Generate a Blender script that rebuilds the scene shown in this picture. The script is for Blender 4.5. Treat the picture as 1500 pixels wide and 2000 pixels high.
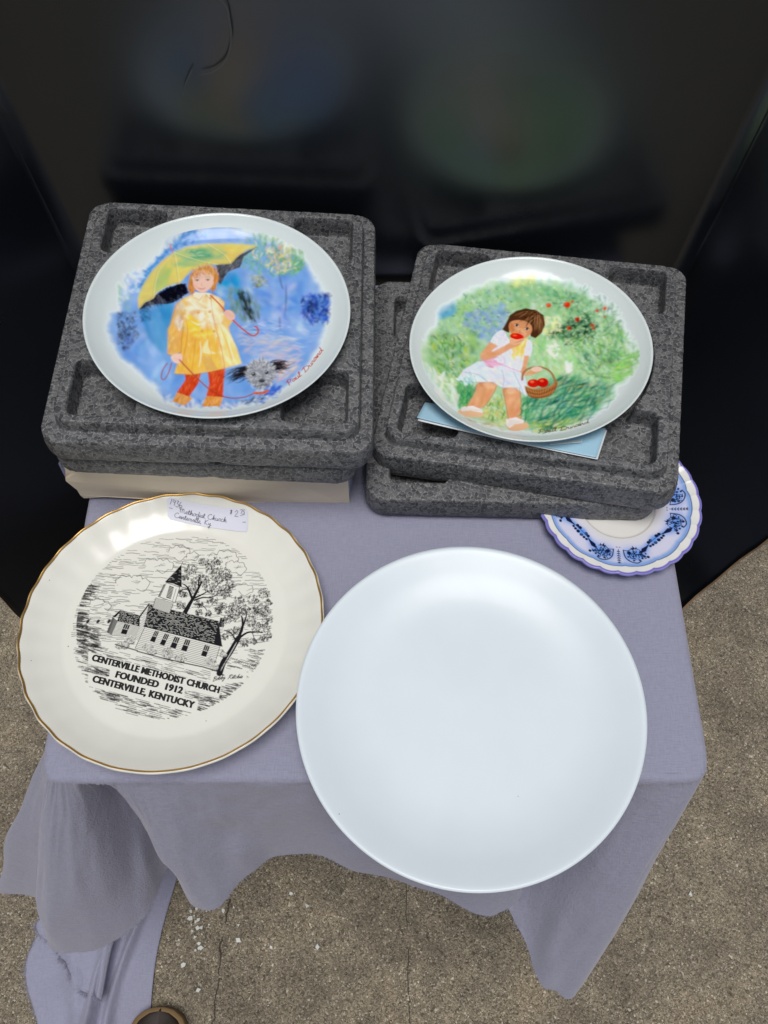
import bpy, bmesh, math, random
import numpy as np
from mathutils import Vector, Matrix

# ------------------------------------------------------------------ scene, camera, light
scene = bpy.context.scene
for o in list(bpy.data.objects):
    bpy.data.objects.remove(o)
C = scene.collection
R_ = math.radians

CAM_Z, PITCH, FPX = 1.38, R_(62.5), 1690.0          # focal length in pixels of the 1500 px wide photograph
cam_d = bpy.data.cameras.new('camera'); cam = bpy.data.objects.new('camera', cam_d); C.objects.link(cam)
cam.location = (0, 0, CAM_Z); cam.rotation_euler = (math.pi / 2 - PITCH, 0, 0)
cam_d.sensor_fit = 'HORIZONTAL'; cam_d.sensor_width = 36.0; cam_d.lens = 36.0 * FPX / 1500.0
cam_d.clip_start = 0.02; cam_d.clip_end = 2000
scene.camera = cam

SUN_EL, SUN_AZ = R_(81), R_(184)                    # azimuth measured from +Y towards +X: behind the photographer
world = bpy.data.worlds.new('World'); scene.world = world; world.use_nodes = True
wn = world.node_tree; wn.nodes.clear()
w_out = wn.nodes.new('ShaderNodeOutputWorld'); w_bg = wn.nodes.new('ShaderNodeBackground')
w_sky = wn.nodes.new('ShaderNodeTexSky'); w_sky.sky_type = 'NISHITA'; w_sky.sun_disc = False
w_sky.sun_elevation = SUN_EL; w_sky.sun_rotation = SUN_AZ; w_sky.air_density = 1.0; w_sky.dust_density = 4.0
w_hs = wn.nodes.new('ShaderNodeHueSaturation'); w_hs.inputs['Saturation'].default_value = 0.45
wn.links.new(w_sky.outputs[0], w_hs.inputs['Color']); wn.links.new(w_hs.outputs[0], w_bg.inputs[0])
w_bg.inputs[1].default_value = 0.05
wn.links.new(w_bg.outputs[0], w_out.inputs[0])
sun_d = bpy.data.lights.new('sun', 'SUN'); sun = bpy.data.objects.new('sun', sun_d); C.objects.link(sun)
sun_d.energy = 1.5; sun_d.angle = R_(28); sun_d.color = (1.0, 0.985, 0.96)
sdir = Vector((math.sin(SUN_AZ) * math.cos(SUN_EL), math.cos(SUN_AZ) * math.cos(SUN_EL), math.sin(SUN_EL)))
sun.rotation_euler = sdir.to_track_quat('Z', 'Y').to_euler(); sun.location = sdir * 8
vs = scene.view_settings
vs.view_transform = 'Standard'; vs.look = 'None'; vs.gamma = 1.0; vs.exposure = 0.36
scene.cycles.use_denoising = True
scene.cycles.max_bounces = 8

# ------------------------------------------------------------------ helpers
rng = np.random.RandomState(7)
random.seed(7)

def rot3(yaw=0, pit=0, rol=0):
    c, s = math.cos, math.sin
    Rz = np.array([[c(yaw), -s(yaw), 0], [s(yaw), c(yaw), 0], [0, 0, 1]])
    Rx = np.array([[1, 0, 0], [0, c(pit), -s(pit)], [0, s(pit), c(pit)]])
    Ry = np.array([[c(rol), 0, s(rol)], [0, 1, 0], [-s(rol), 0, c(rol)]])
    return Rz @ Rx @ Ry

CF = np.array([0, math.cos(PITCH), -math.sin(PITCH)]); CU = np.array([0, math.sin(PITCH), math.cos(PITCH)])
def ray(x, y):                                       # viewing direction through a point measured on the photograph
    return np.array([x - 750.0, 0, 0]) - (y - 1000.0) * CU + FPX * CF
def atz(x, y, z):
    d = ray(x, y); return np.array([0, 0, CAM_Z]) + d * ((z - CAM_Z) / d[2])
def aty(x, y, Y):
    d = ray(x, y); return np.array([0, 0, CAM_Z]) + d * (Y / d[1])
def onplane(q, c, M, off=0.0):                       # -> coordinates local to a plane of a tilted thing
    n = M[:, 2]; c = np.asarray(c, float); d = ray(*q); o = np.array([0, 0, CAM_Z])
    t = ((c + n * off - o) @ n) / (d @ n)
    return M.T @ (o + d * t - c)

def lin(c):
    c = np.asarray(c, float) / 255.0
    return np.where(c <= 0.04045, c / 12.92, ((c + 0.055) / 1.055) ** 2.4)

def mesh_obj(name, verts, faces, mat=None, parent=None, smooth=True, loc=None, rot=None):
    me = bpy.data.meshes.new(name)
    if isinstance(faces, np.ndarray) and faces.ndim == 2:
        nf, k = faces.shape
        v = np.ascontiguousarray(verts, dtype=np.float32)
        me.vertices.add(len(v)); me.vertices.foreach_set('co', v.ravel())
        me.loops.add(nf * k); me.loops.foreach_set('vertex_index', np.ascontiguousarray(faces, dtype=np.int32).ravel())
        me.polygons.add(nf); me.polygons.foreach_set('loop_start', np.arange(0, nf * k, k, dtype=np.int32))
        me.update(calc_edges=True)
    else:
        me.from_pydata([tuple(map(float, v)) for v in verts], [], [tuple(int(i) for i in f) for f in faces]); me.update()
    if smooth:
        me.polygons.foreach_set('use_smooth', np.ones(len(me.polygons), dtype=bool))
    o = bpy.data.objects.new(name, me); C.objects.link(o)
    if mat: me.materials.append(mat)
    if parent is not None: o.parent = parent
    if loc is not None: o.location = loc
    if rot is not None:                              # (yaw, pitch, roll)
        o.rotation_mode = 'YXZ'; o.rotation_euler = (rot[1], rot[2], rot[0])
    return o

def tag(o, label=None, cat=None, group=None, kind=None):
    if label: o['label'] = label
    if cat: o['category'] = cat
    if group: o['group'] = group
    if kind: o['kind'] = kind
    return o

def empty(name, loc=(0, 0, 0), rot=(0, 0, 0)):
    o = bpy.data.objects.new(name, None); C.objects.link(o); o.location = loc
    o.rotation_mode = 'YXZ'; o.rotation_euler = (rot[1], rot[2], rot[0]); o.empty_display_size = 0.05
    return o

def grid_faces(nu, nv, wrap=False):
    i = np.arange(nu - 1)[:, None]; j = np.arange(nv if wrap else nv - 1)[None, :]
    j2 = (j + 1) % nv
    f = np.stack([i * nv + j, (i + 1) * nv + j, (i + 1) * nv + j2, i * nv + j2], -1)
    return f.reshape(-1, 4)

def box_vf(x0, x1, y0, y1, z0, z1):
    v = [(x, y, z) for z in (z0, z1) for y in (y0, y1) for x in (x0, x1)]
    f = [(0, 2, 3, 1), (4, 5, 7, 6), (0, 1, 5, 4), (2, 6, 7, 3), (0, 4, 6, 2), (1, 3, 7, 5)]
    return v, f

def interp_profile(pr, n):
    pr = np.array(pr, float); d = np.r_[0, np.cumsum(np.hypot(*np.diff(pr, axis=0).T))]
    return np.stack([np.interp(np.linspace(0, d[-1], n), d, pr[:, k]) for k in (0, 1)], 1)

def catmull(P, n, closed=False):
    P = np.asarray(P, float); m = len(P)
    segs = m if closed else m - 1
    out = []
    for i in range(segs):
        if closed: a, b, c, d = P[(i - 1) % m], P[i], P[(i + 1) % m], P[(i + 2) % m]
        else: a, b, c, d = P[max(i - 1, 0)], P[i], P[i + 1], P[min(i + 2, m - 1)]
        t = np.linspace(0, 1, n, endpoint=False)[:, None]
        out.append(0.5 * ((2 * b) + (-a + c) * t + (2 * a - 5 * b + 4 * c - d) * t ** 2 + (-a + 3 * b - 3 * c + d) * t ** 3))
    out = np.concatenate(out)
    return out if closed else np.vstack([out, P[-1:]])

def vnoise(x, y, seed=0):                            # smooth value noise on arrays
    r = np.random.RandomState(seed); T = r.rand(64, 64).astype(np.float32)
    xi = np.floor(x).astype(int); yi = np.floor(y).astype(int); fx = x - xi; fy = y - yi
    fx = fx * fx * (3 - 2 * fx); fy = fy * fy * (3 - 2 * fy)
    a = T[xi % 64, yi % 64]; b = T[(xi + 1) % 64, yi % 64]; c = T[xi % 64, (yi + 1) % 64]; d = T[(xi + 1) % 64, (yi + 1) % 64]
    return (a * (1 - fx) + b * fx) * (1 - fy) + (c * (1 - fx) + d * fx) * fy
def fbm(x, y, oct=4, seed=0):
    s = 0; a = 0.5
    for k in range(oct):
        s = s + a * vnoise(x * 2 ** k + 17.3 * k, y * 2 ** k + 9.1 * k, seed + k); a *= 0.5
    return s / (1 - 0.5 ** oct)

# ------------------------------------------------------------------ materials
def mat(name):
    m = bpy.data.materials.new(name); m.use_nodes = True
    n = m.node_tree; b = n.nodes['Principled BSDF']
    return m, n, b
def N(n, t, **kw):
    x = n.nodes.new(t)
    for k, v in kw.items(): setattr(x, k, v)
    return x
def ramp(n, pts):
    r = n.nodes.new('ShaderNodeValToRGB'); e = r.color_ramp.elements
    while len(e) < len(pts): e.new(0.5)
    for k, (p, c) in enumerate(pts):
        e[k].position = p; e[k].color = (*c, 1) if len(c) == 3 else c
    return r
def mixc(n, fac, a, b, mode='MIX'):
    x = n.nodes.new('ShaderNodeMix'); x.data_type = 'RGBA'; x.blend_type = mode
    for sock, val in ((0, fac), (6, a), (7, b)):
        if hasattr(val, 'is_output'): n.links.new(val, x.inputs[sock])
        elif sock == 0: x.inputs[0].default_value = val
        else: x.inputs[sock].default_value = (*val, 1)
    return x.outputs[2]
def math_n(n, op, a, b=None):
    x = n.nodes.new('ShaderNodeMath'); x.operation = op
    for k, v in ((0, a), (1, b)):
        if v is None: continue
        if hasattr(v, 'is_output'): n.links.new(v, x.inputs[k])
        else: x.inputs[k].default_value = v
    return x.outputs[0]
def noise(n, vec, scale, detail=4, rough=0.5, dist=0):
    x = n.nodes.new('ShaderNodeTexNoise'); x.inputs['Scale'].default_value = scale
    x.inputs['Detail'].default_value = detail; x.inputs['Roughness'].default_value = rough; x.inputs['Distortion'].default_value = dist
    if vec is not None: n.links.new(vec, x.inputs['Vector'])
    return x
def voro(n, vec, scale, feature='F1', rnd=1.0):
    x = n.nodes.new('ShaderNodeTexVoronoi'); x.feature = feature; x.inputs['Scale'].default_value = scale
    x.inputs['Randomness'].default_value = rnd
    if vec is not None: n.links.new(vec, x.inputs['Vector'])
    return x
def bump(n, h, strength, dist, prev=None):
    x = n.nodes.new('ShaderNodeBump'); x.inputs['Strength'].default_value = strength; x.inputs['Distance'].default_value = dist
    n.links.new(h, x.inputs['Height'])
    if prev is not None: n.links.new(prev, x.inputs['Normal'])
    return x.outputs[0]

def porcelain(name, col, rough=0.14, coat=0.3, speck=0.0):
    m, n, b = mat(name)
    tc = N(n, 'ShaderNodeTexCoord')
    nz = noise(n, tc.outputs['Object'], 25, 3)
    c = mixc(n, nz.outputs[0], tuple(np.array(col) * 0.97), tuple(np.minimum(np.array(col) * 1.03, 0.92)))
    if speck:
        v = voro(n, tc.outputs['Object'], 90)
        msk = math_n(n, 'LESS_THAN', v.outputs['Distance'], 0.055)
        sep = N(n, 'ShaderNodeSeparateColor'); n.links.new(v.outputs['Color'], sep.inputs[0])
        on = math_n(n, 'LESS_THAN', sep.outputs[0], speck)
        c = mixc(n, math_n(n, 'MULTIPLY', math_n(n, 'MULTIPLY', msk, on), 0.7), c, (0.16, 0.14, 0.12))
    n.links.new(c, b.inputs['Base Color'])
    sm = noise(n, tc.outputs['Object'], 14, 5, 0.6)
    rr = N(n, 'ShaderNodeMapRange'); rr.inputs['To Min'].default_value = rough * 0.75; rr.inputs['To Max'].default_value = rough * 1.5
    n.links.new(sm.outputs[0], rr.inputs[0]); n.links.new(rr.outputs[0], b.inputs['Roughness'])
    b.inputs['IOR'].default_value = 1.45
    b.inputs['Coat Weight'].default_value = coat; b.inputs['Coat Roughness'].default_value = 0.10
    return m

def printed(name, rough=0.14):
    m, n, b = mat(name)
    a = N(n, 'ShaderNodeAttribute'); a.attribute_name = 'print'
    n.links.new(a.outputs['Color'], b.inputs['Base Color'])
    b.inputs['Roughness'].default_value = rough; b.inputs['IOR'].default_value = 1.42
    b.inputs['Coat Weight'].default_value = 0.0
    return m

def plain(name, col, rough=0.6, metal=0.0, var=0.12, scale=40, bmp=0.0):
    m, n, b = mat(name)
    tc = N(n, 'ShaderNodeTexCoord')
    nz = noise(n, tc.outputs['Object'], scale, 5, 0.6)
    col = np.array(col)
    c = mixc(n, nz.outputs[0], tuple(col * (1 - var)), tuple(col * (1 + var)))
    n.links.new(c, b.inputs['Base Color']); b.inputs['Roughness'].default_value = rough; b.inputs['Metallic'].default_value = metal
    if bmp: n.links.new(bump(n, nz.outputs[0], bmp, 0.002), b.inputs['Normal'])
    return m

# --- moulded bead foam: every bead is a cell of its own tone, edge highlights painted as pale seams
def foam_material():
    m, n, b = mat('bead_foam')
    tc = N(n, 'ShaderNodeTexCoord')
    wob = noise(n, tc.outputs['Object'], 150, 2)
    vadd = N(n, 'ShaderNodeVectorMath', operation='MULTIPLY_ADD')
    n.links.new(wob.outputs['Color'], vadd.inputs[0]); vadd.inputs[1].default_value = (0.0016,) * 3
    n.links.new(tc.outputs['Object'], vadd.inputs[2])
    f1 = voro(n, vadd.outputs[0], 275); ed = voro(n, vadd.outputs[0], 275, 'DISTANCE_TO_EDGE')
    sep = N(n, 'ShaderNodeSeparateColor'); n.links.new(f1.outputs['Color'], sep.inputs[0])
    base = ramp(n, [(0.0, (0.036, 0.038, 0.043)), (0.5, (0.078, 0.080, 0.086)), (1.0, (0.138, 0.140, 0.144))])
    n.links.new(sep.outputs[0], base.inputs[0])
    big = noise(n, tc.outputs['Object'], 22, 4, 0.6)
    bg = N(n, 'ShaderNodeMapRange'); bg.inputs['To Min'].default_value = 0.7; bg.inputs['To Max'].default_value = 1.3
    n.links.new(big.outputs[0], bg.inputs[0])
    c0 = mixc(n, 1.0, base.outputs[0], (1, 1, 1), 'MULTIPLY')
    cm = N(n, 'ShaderNodeVectorMath', operation='SCALE'); n.links.new(c0, cm.inputs[0]); n.links.new(bg.outputs[0], cm.inputs['Scale'])
    er = ramp(n, [(0.0, (1, 1, 1)), (0.09, (0, 0, 0))]); n.links.new(ed.outputs['Distance'], er.inputs[0])
    patchy = noise(n, tc.outputs['Object'], 420, 2)
    pr = ramp(n, [(0.42, (0, 0, 0)), (0.54, (1, 1, 1))]); n.links.new(patchy.outputs[0], pr.inputs[0])
    em = math_n(n, 'MULTIPLY', er.outputs[0], pr.outputs[0])
    col = mixc(n, math_n(n, 'MULTIPLY', em, 0.85), cm.outputs[0], (0.29, 0.29, 0.29))
    # dark pin holes where beads meet
    pin = ramp(n, [(0.0, (1, 1, 1)), (0.03, (0, 0, 0))]); n.links.new(ed.outputs['Distance'], pin.inputs[0])
    pin2 = ramp(n, [(0.64, (0, 0, 0)), (0.68, (1, 1, 1))]); n.links.new(big.outputs[0], pin2.inputs[0])
    col = mixc(n, math_n(n, 'MULTIPLY', pin.outputs[0], pin2.outputs[0]), col, (0.02, 0.02, 0.02))
    n.links.new(col, b.inputs['Base Color'])
    b.inputs['Roughness'].default_value = 0.52
    tilt = math_n(n, 'ADD', math_n(n, 'MULTIPLY', sep.outputs[1], 0.5), math_n(n, 'MULTIPLY', ed.outputs['Distance'], 1.2))
    b1 = bump(n, tilt, 0.25, 0.0014)
    fine = noise(n, tc.outputs['Object'], 900, 3)
    n.links.new(bump(n, fine.outputs[0], 0.25, 0.0006, b1), b.inputs['Normal'])
    return m

def cloth_material():
    m, n, b = mat('lavender_cloth')
    tc = N(n, 'ShaderNodeTexCoord')
    w1 = N(n, 'ShaderNodeMapping'); w1.inputs['Scale'].default_value = (900, 120, 260); n.links.new(tc.outputs['Object'], w1.inputs[0])
    w2 = N(n, 'ShaderNodeMapping'); w2.inputs['Scale'].default_value = (120, 900, 260); n.links.new(tc.outputs['Object'], w2.inputs[0])
    a = noise(n, w1.outputs[0], 1, 2); c = noise(n, w2.outputs[0], 1, 2)
    weave = math_n(n, 'ADD', a.outputs[0], c.outputs[0])
    big = noise(n, tc.outputs['Object'], 9, 4, 0.55)
    col = mixc(n, math_n(n, 'MULTIPLY', weave, 0.5), (0.200, 0.205, 0.300), (0.385, 0.385, 0.500))
    col = mixc(n, math_n(n, 'MULTIPLY', big.outputs[0], 0.35), col, (0.29, 0.29, 0.385))
    n.links.new(col, b.inputs['Base Color']); b.inputs['Roughness'].default_value = 0.85
    b.inputs['Sheen Weight'].default_value = 0.25; b.inputs['Sheen Roughness'].default_value = 0.5
    b1 = bump(n, weave, 0.6, 0.0009)
    wr = noise(n, tc.outputs['Object'], 22, 3, 0.5, 0.6)
    n.links.new(bump(n, wr.outputs[0], 0.16, 0.012, b1), b.inputs['Normal'])
    return m

def concrete_material():
    m, n, b = mat('worn_concrete')
    tc = N(n, 'ShaderNodeTexCoord'); P = tc.outputs['Object']
    wobn = noise(n, P, 240, 2)
    vv = N(n, 'ShaderNodeVectorMath', operation='MULTIPLY_ADD'); n.links.new(wobn.outputs['Color'], vv.inputs[0])
    vv.inputs[1].default_value = (0.004,) * 3; n.links.new(P, vv.inputs[2])
    v1 = voro(n, vv.outputs[0], 420); v2 = voro(n, vv.outputs[0], 800)
    s1 = N(n, 'ShaderNodeSeparateColor'); n.links.new(v1.outputs['Color'], s1.inputs[0])
    s2 = N(n, 'ShaderNodeSeparateColor'); n.links.new(v2.outputs['Color'], s2.inputs[0])
    g1 = ramp(n, [(0.0, (0.055, 0.046, 0.034)), (0.30, (0.115, 0.098, 0.073)), (0.62, (0.185, 0.158, 0.118)), (0.93, (0.25, 0.215, 0.165)), (0.98, (0.40, 0.37, 0.31))])
    n.links.new(s1.outputs[0], g1.inputs[0])
    g2 = ramp(n, [(0.0, (0.05, 0.042, 0.032)), (0.5, (0.16, 0.136, 0.102)), (0.94, (0.25, 0.215, 0.165)), (0.985, (0.42, 0.39, 0.33))])
    n.links.new(s2.outputs[0], g2.inputs[0])
    sel = noise(n, P, 90, 3, 0.6)
    sr = ramp(n, [(0.42, (0, 0, 0)), (0.58, (1, 1, 1))]); n.links.new(sel.outputs[0], sr.inputs[0])
    c = mixc(n, sr.outputs[0], g1.outputs[0], g2.outputs[0])
    st = noise(n, P, 7, 6, 0.62)
    sr2 = ramp(n, [(0.30, (1.00, 0.97, 0.92)), (0.52, (1.48, 1.46, 1.40)), (0.75, (1.95, 1.86, 1.68))]); n.links.new(st.outputs[0], sr2.inputs[0])
    c = mixc(n, 1.0, c, sr2.outputs[0], 'MULTIPLY')
    st2 = noise(n, P, 30, 5, 0.65)
    sr3 = ramp(n, [(0.34, (0.80, 0.80, 0.80)), (0.6, (1.06, 1.06, 1.06))]); n.links.new(st2.outputs[0], sr3.inputs[0])
    c = mixc(n, 1.0, c, sr3.outputs[0], 'MULTIPLY')
    # hairline cracks running away from the viewer
    sp = N(n, 'ShaderNodeSeparateXYZ'); n.links.new(P, sp.inputs[0])
    hsum = None
    for (x0, slope, yoff, w, sc, amp) in ((-0.232, 0.07, 0.0, 0.0011, 26, 0.026), (0.034, -0.02, 0.0, 0.0007, 18, 0.014)):
        nz = noise(n, P, sc, 5, 0.6)
        cx = math_n(n, 'ADD', sp.outputs[0], math_n(n, 'MULTIPLY', math_n(n, 'SUBTRACT', nz.outputs[0], 0.5), amp))
        cx = math_n(n, 'SUBTRACT', cx, math_n(n, 'ADD', math_n(n, 'MULTIPLY', sp.outputs[1], slope), x0))
        d = math_n(n, 'ABSOLUTE', cx)
        k = math_n(n, 'LESS_THAN', d, w)
        brk = noise(n, P, 40, 2); k = math_n(n, 'MULTIPLY', k, math_n(n, 'GREATER_THAN', brk.outputs[0], 0.43))
        hsum = k if hsum is None else math_n(n, 'MAXIMUM', hsum, k)
    c = mixc(n, math_n(n, 'MULTIPLY', hsum, 0.8), c, (0.028, 0.023, 0.018))
    n.links.new(c, b.inputs['Base Color']); b.inputs['Roughness'].default_value = 0.9
    h = math_n(n, 'ADD', math_n(n, 'MULTIPLY', v1.outputs['Distance'], -0.8), math_n(n, 'MULTIPLY', st2.outputs[0], 0.8))
    h = math_n(n, 'SUBTRACT', h, math_n(n, 'MULTIPLY', hsum, 1.5))
    n.links.new(bump(n, h, 0.8, 0.003), b.inputs['Normal'])
    return m

def board_material():
    m, n, b = mat('black_gloss_board')
    tc = N(n, 'ShaderNodeTexCoord')
    nz = noise(n, tc.outputs['Object'], 6, 5, 0.6); f = noise(n, tc.outputs['Object'], 900, 2)
    c = mixc(n, f.outputs[0], (0.0042, 0.0054, 0.0082), (0.0090, 0.0108, 0.0150))
    n.links.new(c, b.inputs['Base Color'])
    rr = N(n, 'ShaderNodeMapRange'); rr.inputs['To Min'].default_value = 0.24; rr.inputs['To Max'].default_value = 0.34
    n.links.new(nz.outputs[0], rr.inputs[0]); n.links.new(rr.outputs[0], b.inputs['Roughness'])
    b.inputs['IOR'].default_value = 1.5; b.inputs['Specular IOR Level'].default_value = 1.0; b.inputs['Specular Tint'].default_value = (0.86, 0.93, 1.0, 1)
    n.links.new(bump(n, nz.outputs[0], 0.06, 0.004), b.inputs['Normal'])
    return m

M_FOAM = foam_material(); M_CLOTH = cloth_material(); M_CONC = concrete_material(); M_BOARD = board_material()
WHITE_L = (0.72, 0.795, 0.80)
M_PORC = porcelain('white_porcelain', WHITE_L, 0.14, 0.0)
M_MELA = porcelain('white_dinner_plate', (0.705, 0.785, 0.835), 0.30, 0.06, 0.07)
M_CREAM = porcelain('cream_glaze', (0.80, 0.80, 0.735), 0.20, 0.1, 0.16)
M_PRINT = printed('printed_glaze')
M_GOLD = plain('gold_line', (0.70, 0.43, 0.14), 0.30, 0.85, 0.15, 60)
M_INK = plain('black_ink', (0.012, 0.012, 0.013), 0.3)
M_PEN = plain('grey_pen', (0.10, 0.10, 0.13), 0.6)
M_STICK = plain('white_sticker', (0.70, 0.71, 0.82), 0.5, 0, 0.03)
M_CARD = plain('cream_card', (0.76, 0.66, 0.52), 0.75, 0, 0.10, 18, 0.15)
M_KRAFT = plain('kraft_edge', (0.36, 0.23, 0.13), 0.85, 0, 0.2, 80)
M_TORN = plain('torn_card', (0.52, 0.33, 0.19), 0.9, 0, 0.2, 120, 0.3)
M_LILAC = plain('lilac_card', (0.27, 0.28, 0.46), 0.6, 0, 0.1, 30)
M_BLUEP = plain('pale_blue_paper', (0.36, 0.58, 0.72), 0.55, 0, 0.04, 20)
M_WPAP = plain('white_paper', (0.74, 0.78, 0.80), 0.6, 0, 0.03)
M_SHOE = plain('brown_leather', (0.020, 0.011, 0.007), 0.62, 0, 0.4, 50, 0.1)
M_WELT = plain('tan_welt', (0.20, 0.125, 0.055), 0.6, 0, 0.15, 90, 0.1)
M_CHIP = plain('white_chip', (0.60, 0.61, 0.58), 0.5, 0, 0.2, 300)
M_METAL = plain('table_metal', (0.25, 0.25, 0.25), 0.4, 0.8)
M_WOOD = plain('table_board', (0.25, 0.17, 0.10), 0.6)
M_SCR = plain('pale_scratch', (0.085, 0.09, 0.09), 0.95)

# ------------------------------------------------------------------ the ground
g = mesh_obj('ground', [(-150, -150, 0), (150, -150, 0), (150, 150, 0), (-150, 150, 0)], [(0, 1, 2, 3)], M_CONC, smooth=False)
tag(g, kind='structure')

# white chips lying on the concrete in front of the table
chip_px = [(380, 1788), (374, 1780), (385, 1775), (392, 1772), (411, 1776), (437, 1779), (457, 1773), (372, 1794), (383, 1800), (388, 1797),
           (386, 1812), (394, 1812), (409, 1806), (377, 1818), (395, 1825), (381, 1830), (350, 1836), (466, 1836), (388, 1853), (393, 1851),
           (375, 1806), (466, 1807), (530, 1850), (382, 1856), (404, 1780), (600, 1770), (359, 1884), (569, 1745), (389, 1843), (388, 1934), (1347, 1747), (620, 1850)]
cv, cf = [], []
for k, (x, y) in enumerate(chip_px):
    p = atz(x, y, 0.0); s = rng.uniform(0.0016, 0.0044); m = rng.randint(3, 6); a0 = rng.rand() * 6.28; b = len(cv)
    tilt = rng.uniform(-0.25, 0.25, 2)
    for z in (0.0006, 0.0022):
        for q in range(m):
            a = a0 + q * 2 * math.pi / m + rng.uniform(-0.2, 0.2) * (z > 0.001) * 0; r = s * (0.7 + 0.6 * ((q * 7 + k) % 5) / 5)
            dx, dy = r * math.cos(a), r * math.sin(a)
            cv.append((p[0] + dx, p[1] + dy, z + 0.0015 + dx * tilt[0] + dy * tilt[1]))
    cf.append(tuple(range(b + m, b + 2 * m)))
    for q in range(m): cf.append((b + q, b + (q + 1) % m, b + m + (q + 1) % m, b + m + q))
tag(mesh_obj('white_chips', cv, cf, M_CHIP, smooth=False), 'small white chips scattered on the concrete in front of the cloth', 'chips', kind='stuff')

# ------------------------------------------------------------------ three-panel black board behind the table
board = tag(empty('display_board', (0, 0.645, 0)), 'tall glossy black three-panel display board standing behind the table', 'display board')
BH = 1.22
def board_panel(a0, b0, a1, b1, name, wav=0.0):
    """flat panel between the two upright edges a (foot, head) and b (foot, head), 4 mm thick; core shows on the cut edges"""
    nu, nv, th = 36, 60, 0.004
    a0, b0, a1, b1 = [np.array(q, float) for q in (a0, b0, a1, b1)]
    nrm = np.cross(b0 - a0, a1 - a0); nrm /= np.linalg.norm(nrm)
    if nrm[1] > 0: nrm = -nrm
    V = []
    for side in (0, 1):
        for i in range(nu):
            for j in range(nv):
                u, t = i / (nu - 1), j / (nv - 1)
                p = (a0 * (1 - u) + b0 * u) * (1 - t) + (a1 * (1 - u) + b1 * u) * t
                w = wav * u ** 2 * (math.sin(t * 31) * 0.5 + math.sin(t * 71 + 1) * 0.3)
                along = (b0 - a0) / np.linalg.norm(b0 - a0)
                p = p + nrm * (0.0015 * math.sin(3 * u + 5 * t) + (th if side == 0 else 0) ) + along * w + nrm * w * 0.8
                V.append(p - np.array([0, 0.645, 0]))
    F = [tuple(f) for f in grid_faces(nu, nv)]
    F += [tuple(reversed([q + nu * nv for q in f])) for f in grid_faces(nu, nv)]
    nf = len(F); o = nu * nv
    for i in range(nu - 1):
        F.append((i * nv, (i + 1) * nv, (i + 1) * nv + o, i * nv + o)); F.append((i * nv + nv - 1, i * nv + nv - 1 + o, (i + 1) * nv + nv - 1 + o, (i + 1) * nv + nv - 1))
    for j in range(nv - 1):
        F.append((j, j + o, j + 1 + o, j + 1)); k = (nu - 1) * nv; F.append((k + j, k + j + 1, k + j + 1 + o, k + j + o))
    ob = mesh_obj(name, V, F, M_BOARD, board, smooth=False)
    ob.data.materials.append(M_KRAFT)
    for k, p in enumerate(ob.data.polygons):
        p.use_smooth = k < nf
        if k >= nf: p.material_index = 1
    return ob
YB = 0.645
board_panel((-0.290, YB, 0.001), (0.290, YB, 0.001), (-0.340, YB, BH), (0.338, YB, BH), 'centre_panel')
board_panel((-0.293, YB + 0.001, 0.001), (-0.470, 0.398, 0.001), (-0.343, YB + 0.001, BH), (-0.482, 0.400, BH), 'side_panel', 0.0022)
board_panel((0.293, YB + 0.001, 0.001), (0.318, 0.385, 0.001), (0.341, YB + 0.001, BH), (0.520, 0.420, BH), 'side_panel', 0.0060)

# pale scratches on the middle panel
def ribbon(name, pts, w, mt, parent, nrm=(0, -1, 0), off=None):
    pts = np.asarray(pts, float); nrm = np.asarray(nrm, float)
    w = np.broadcast_to(np.asarray(w, float), (len(pts),))
    d = np.gradient(pts, axis=0); s = np.cross(d, nrm); s /= np.linalg.norm(s, axis=1)[:, None] + 1e-12
    V = np.concatenate([pts - s * w[:, None] / 2, pts + s * w[:, None] / 2]); n = len(pts)
    F = [(i, i + 1, n + i + 1, n + i) for i in range(n - 1)]
    return mesh_obj(name, V, F, mt, parent)
for px, w in (([(421, -8), (442, 14), (449, 45), (452, 75), (446, 105), (436, 125), (415, 141), (392, 146)], 0.0015), ([(376, 136), (372, 143), (362, 165), (357, 188)], 0.0008)):
    P = catmull([aty(x, y, YB - 0.0065) - np.array([0, YB, 0]) for x, y in px], 6)
    t = np.linspace(0, 1, len(P)); ribbon('scratch', P, w * (0.45 + 0.55 * np.sin(t * math.pi) ** 0.5), M_SCR, board)

# ------------------------------------------------------------------ small table under the cloth
TX0, TX1, TY0, TY1, TZ = -0.266, 0.252, 0.132, 0.630, 0.68
tbl = tag(empty('side_table', (0, 0.38, 0)), 'small square table hidden under the lavender cloth', 'table')
v, f = box_vf(TX0 + 0.006, TX1 - 0.006, TY0 + 0.006 - 0.38, TY1 - 0.006 - 0.38, TZ - 0.022, TZ - 0.002)
mesh_obj('table_top', v, f, M_WOOD, tbl, smooth=False)
for sx in (TX0 + 0.04, TX1 - 0.04):
    for sy in (TY0 + 0.06, TY1 - 0.04):
        n_ = 12; a = np.linspace(0, 2 * np.pi, n_, endpoint=False)
        V = np.concatenate([np.stack([sx + 0.011 * np.cos(a), sy - 0.38 + 0.011 * np.sin(a), np.full(n_, z)], 1) for z in (0.0, TZ - 0.022)])
        mesh_obj('leg', V, grid_faces(2, n_, True), M_METAL, tbl)

# ------------------------------------------------------------------ lavender cloth
cloth = empty('tablecloth', (0, 0.38, TZ)); OC = np.array([0, 0.38, TZ])
tag(cloth, 'lavender cotton cloth with frayed hem draped over the small table', 'tablecloth')
def hz(x, y, z): return tuple(atz(x, y, z))
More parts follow.
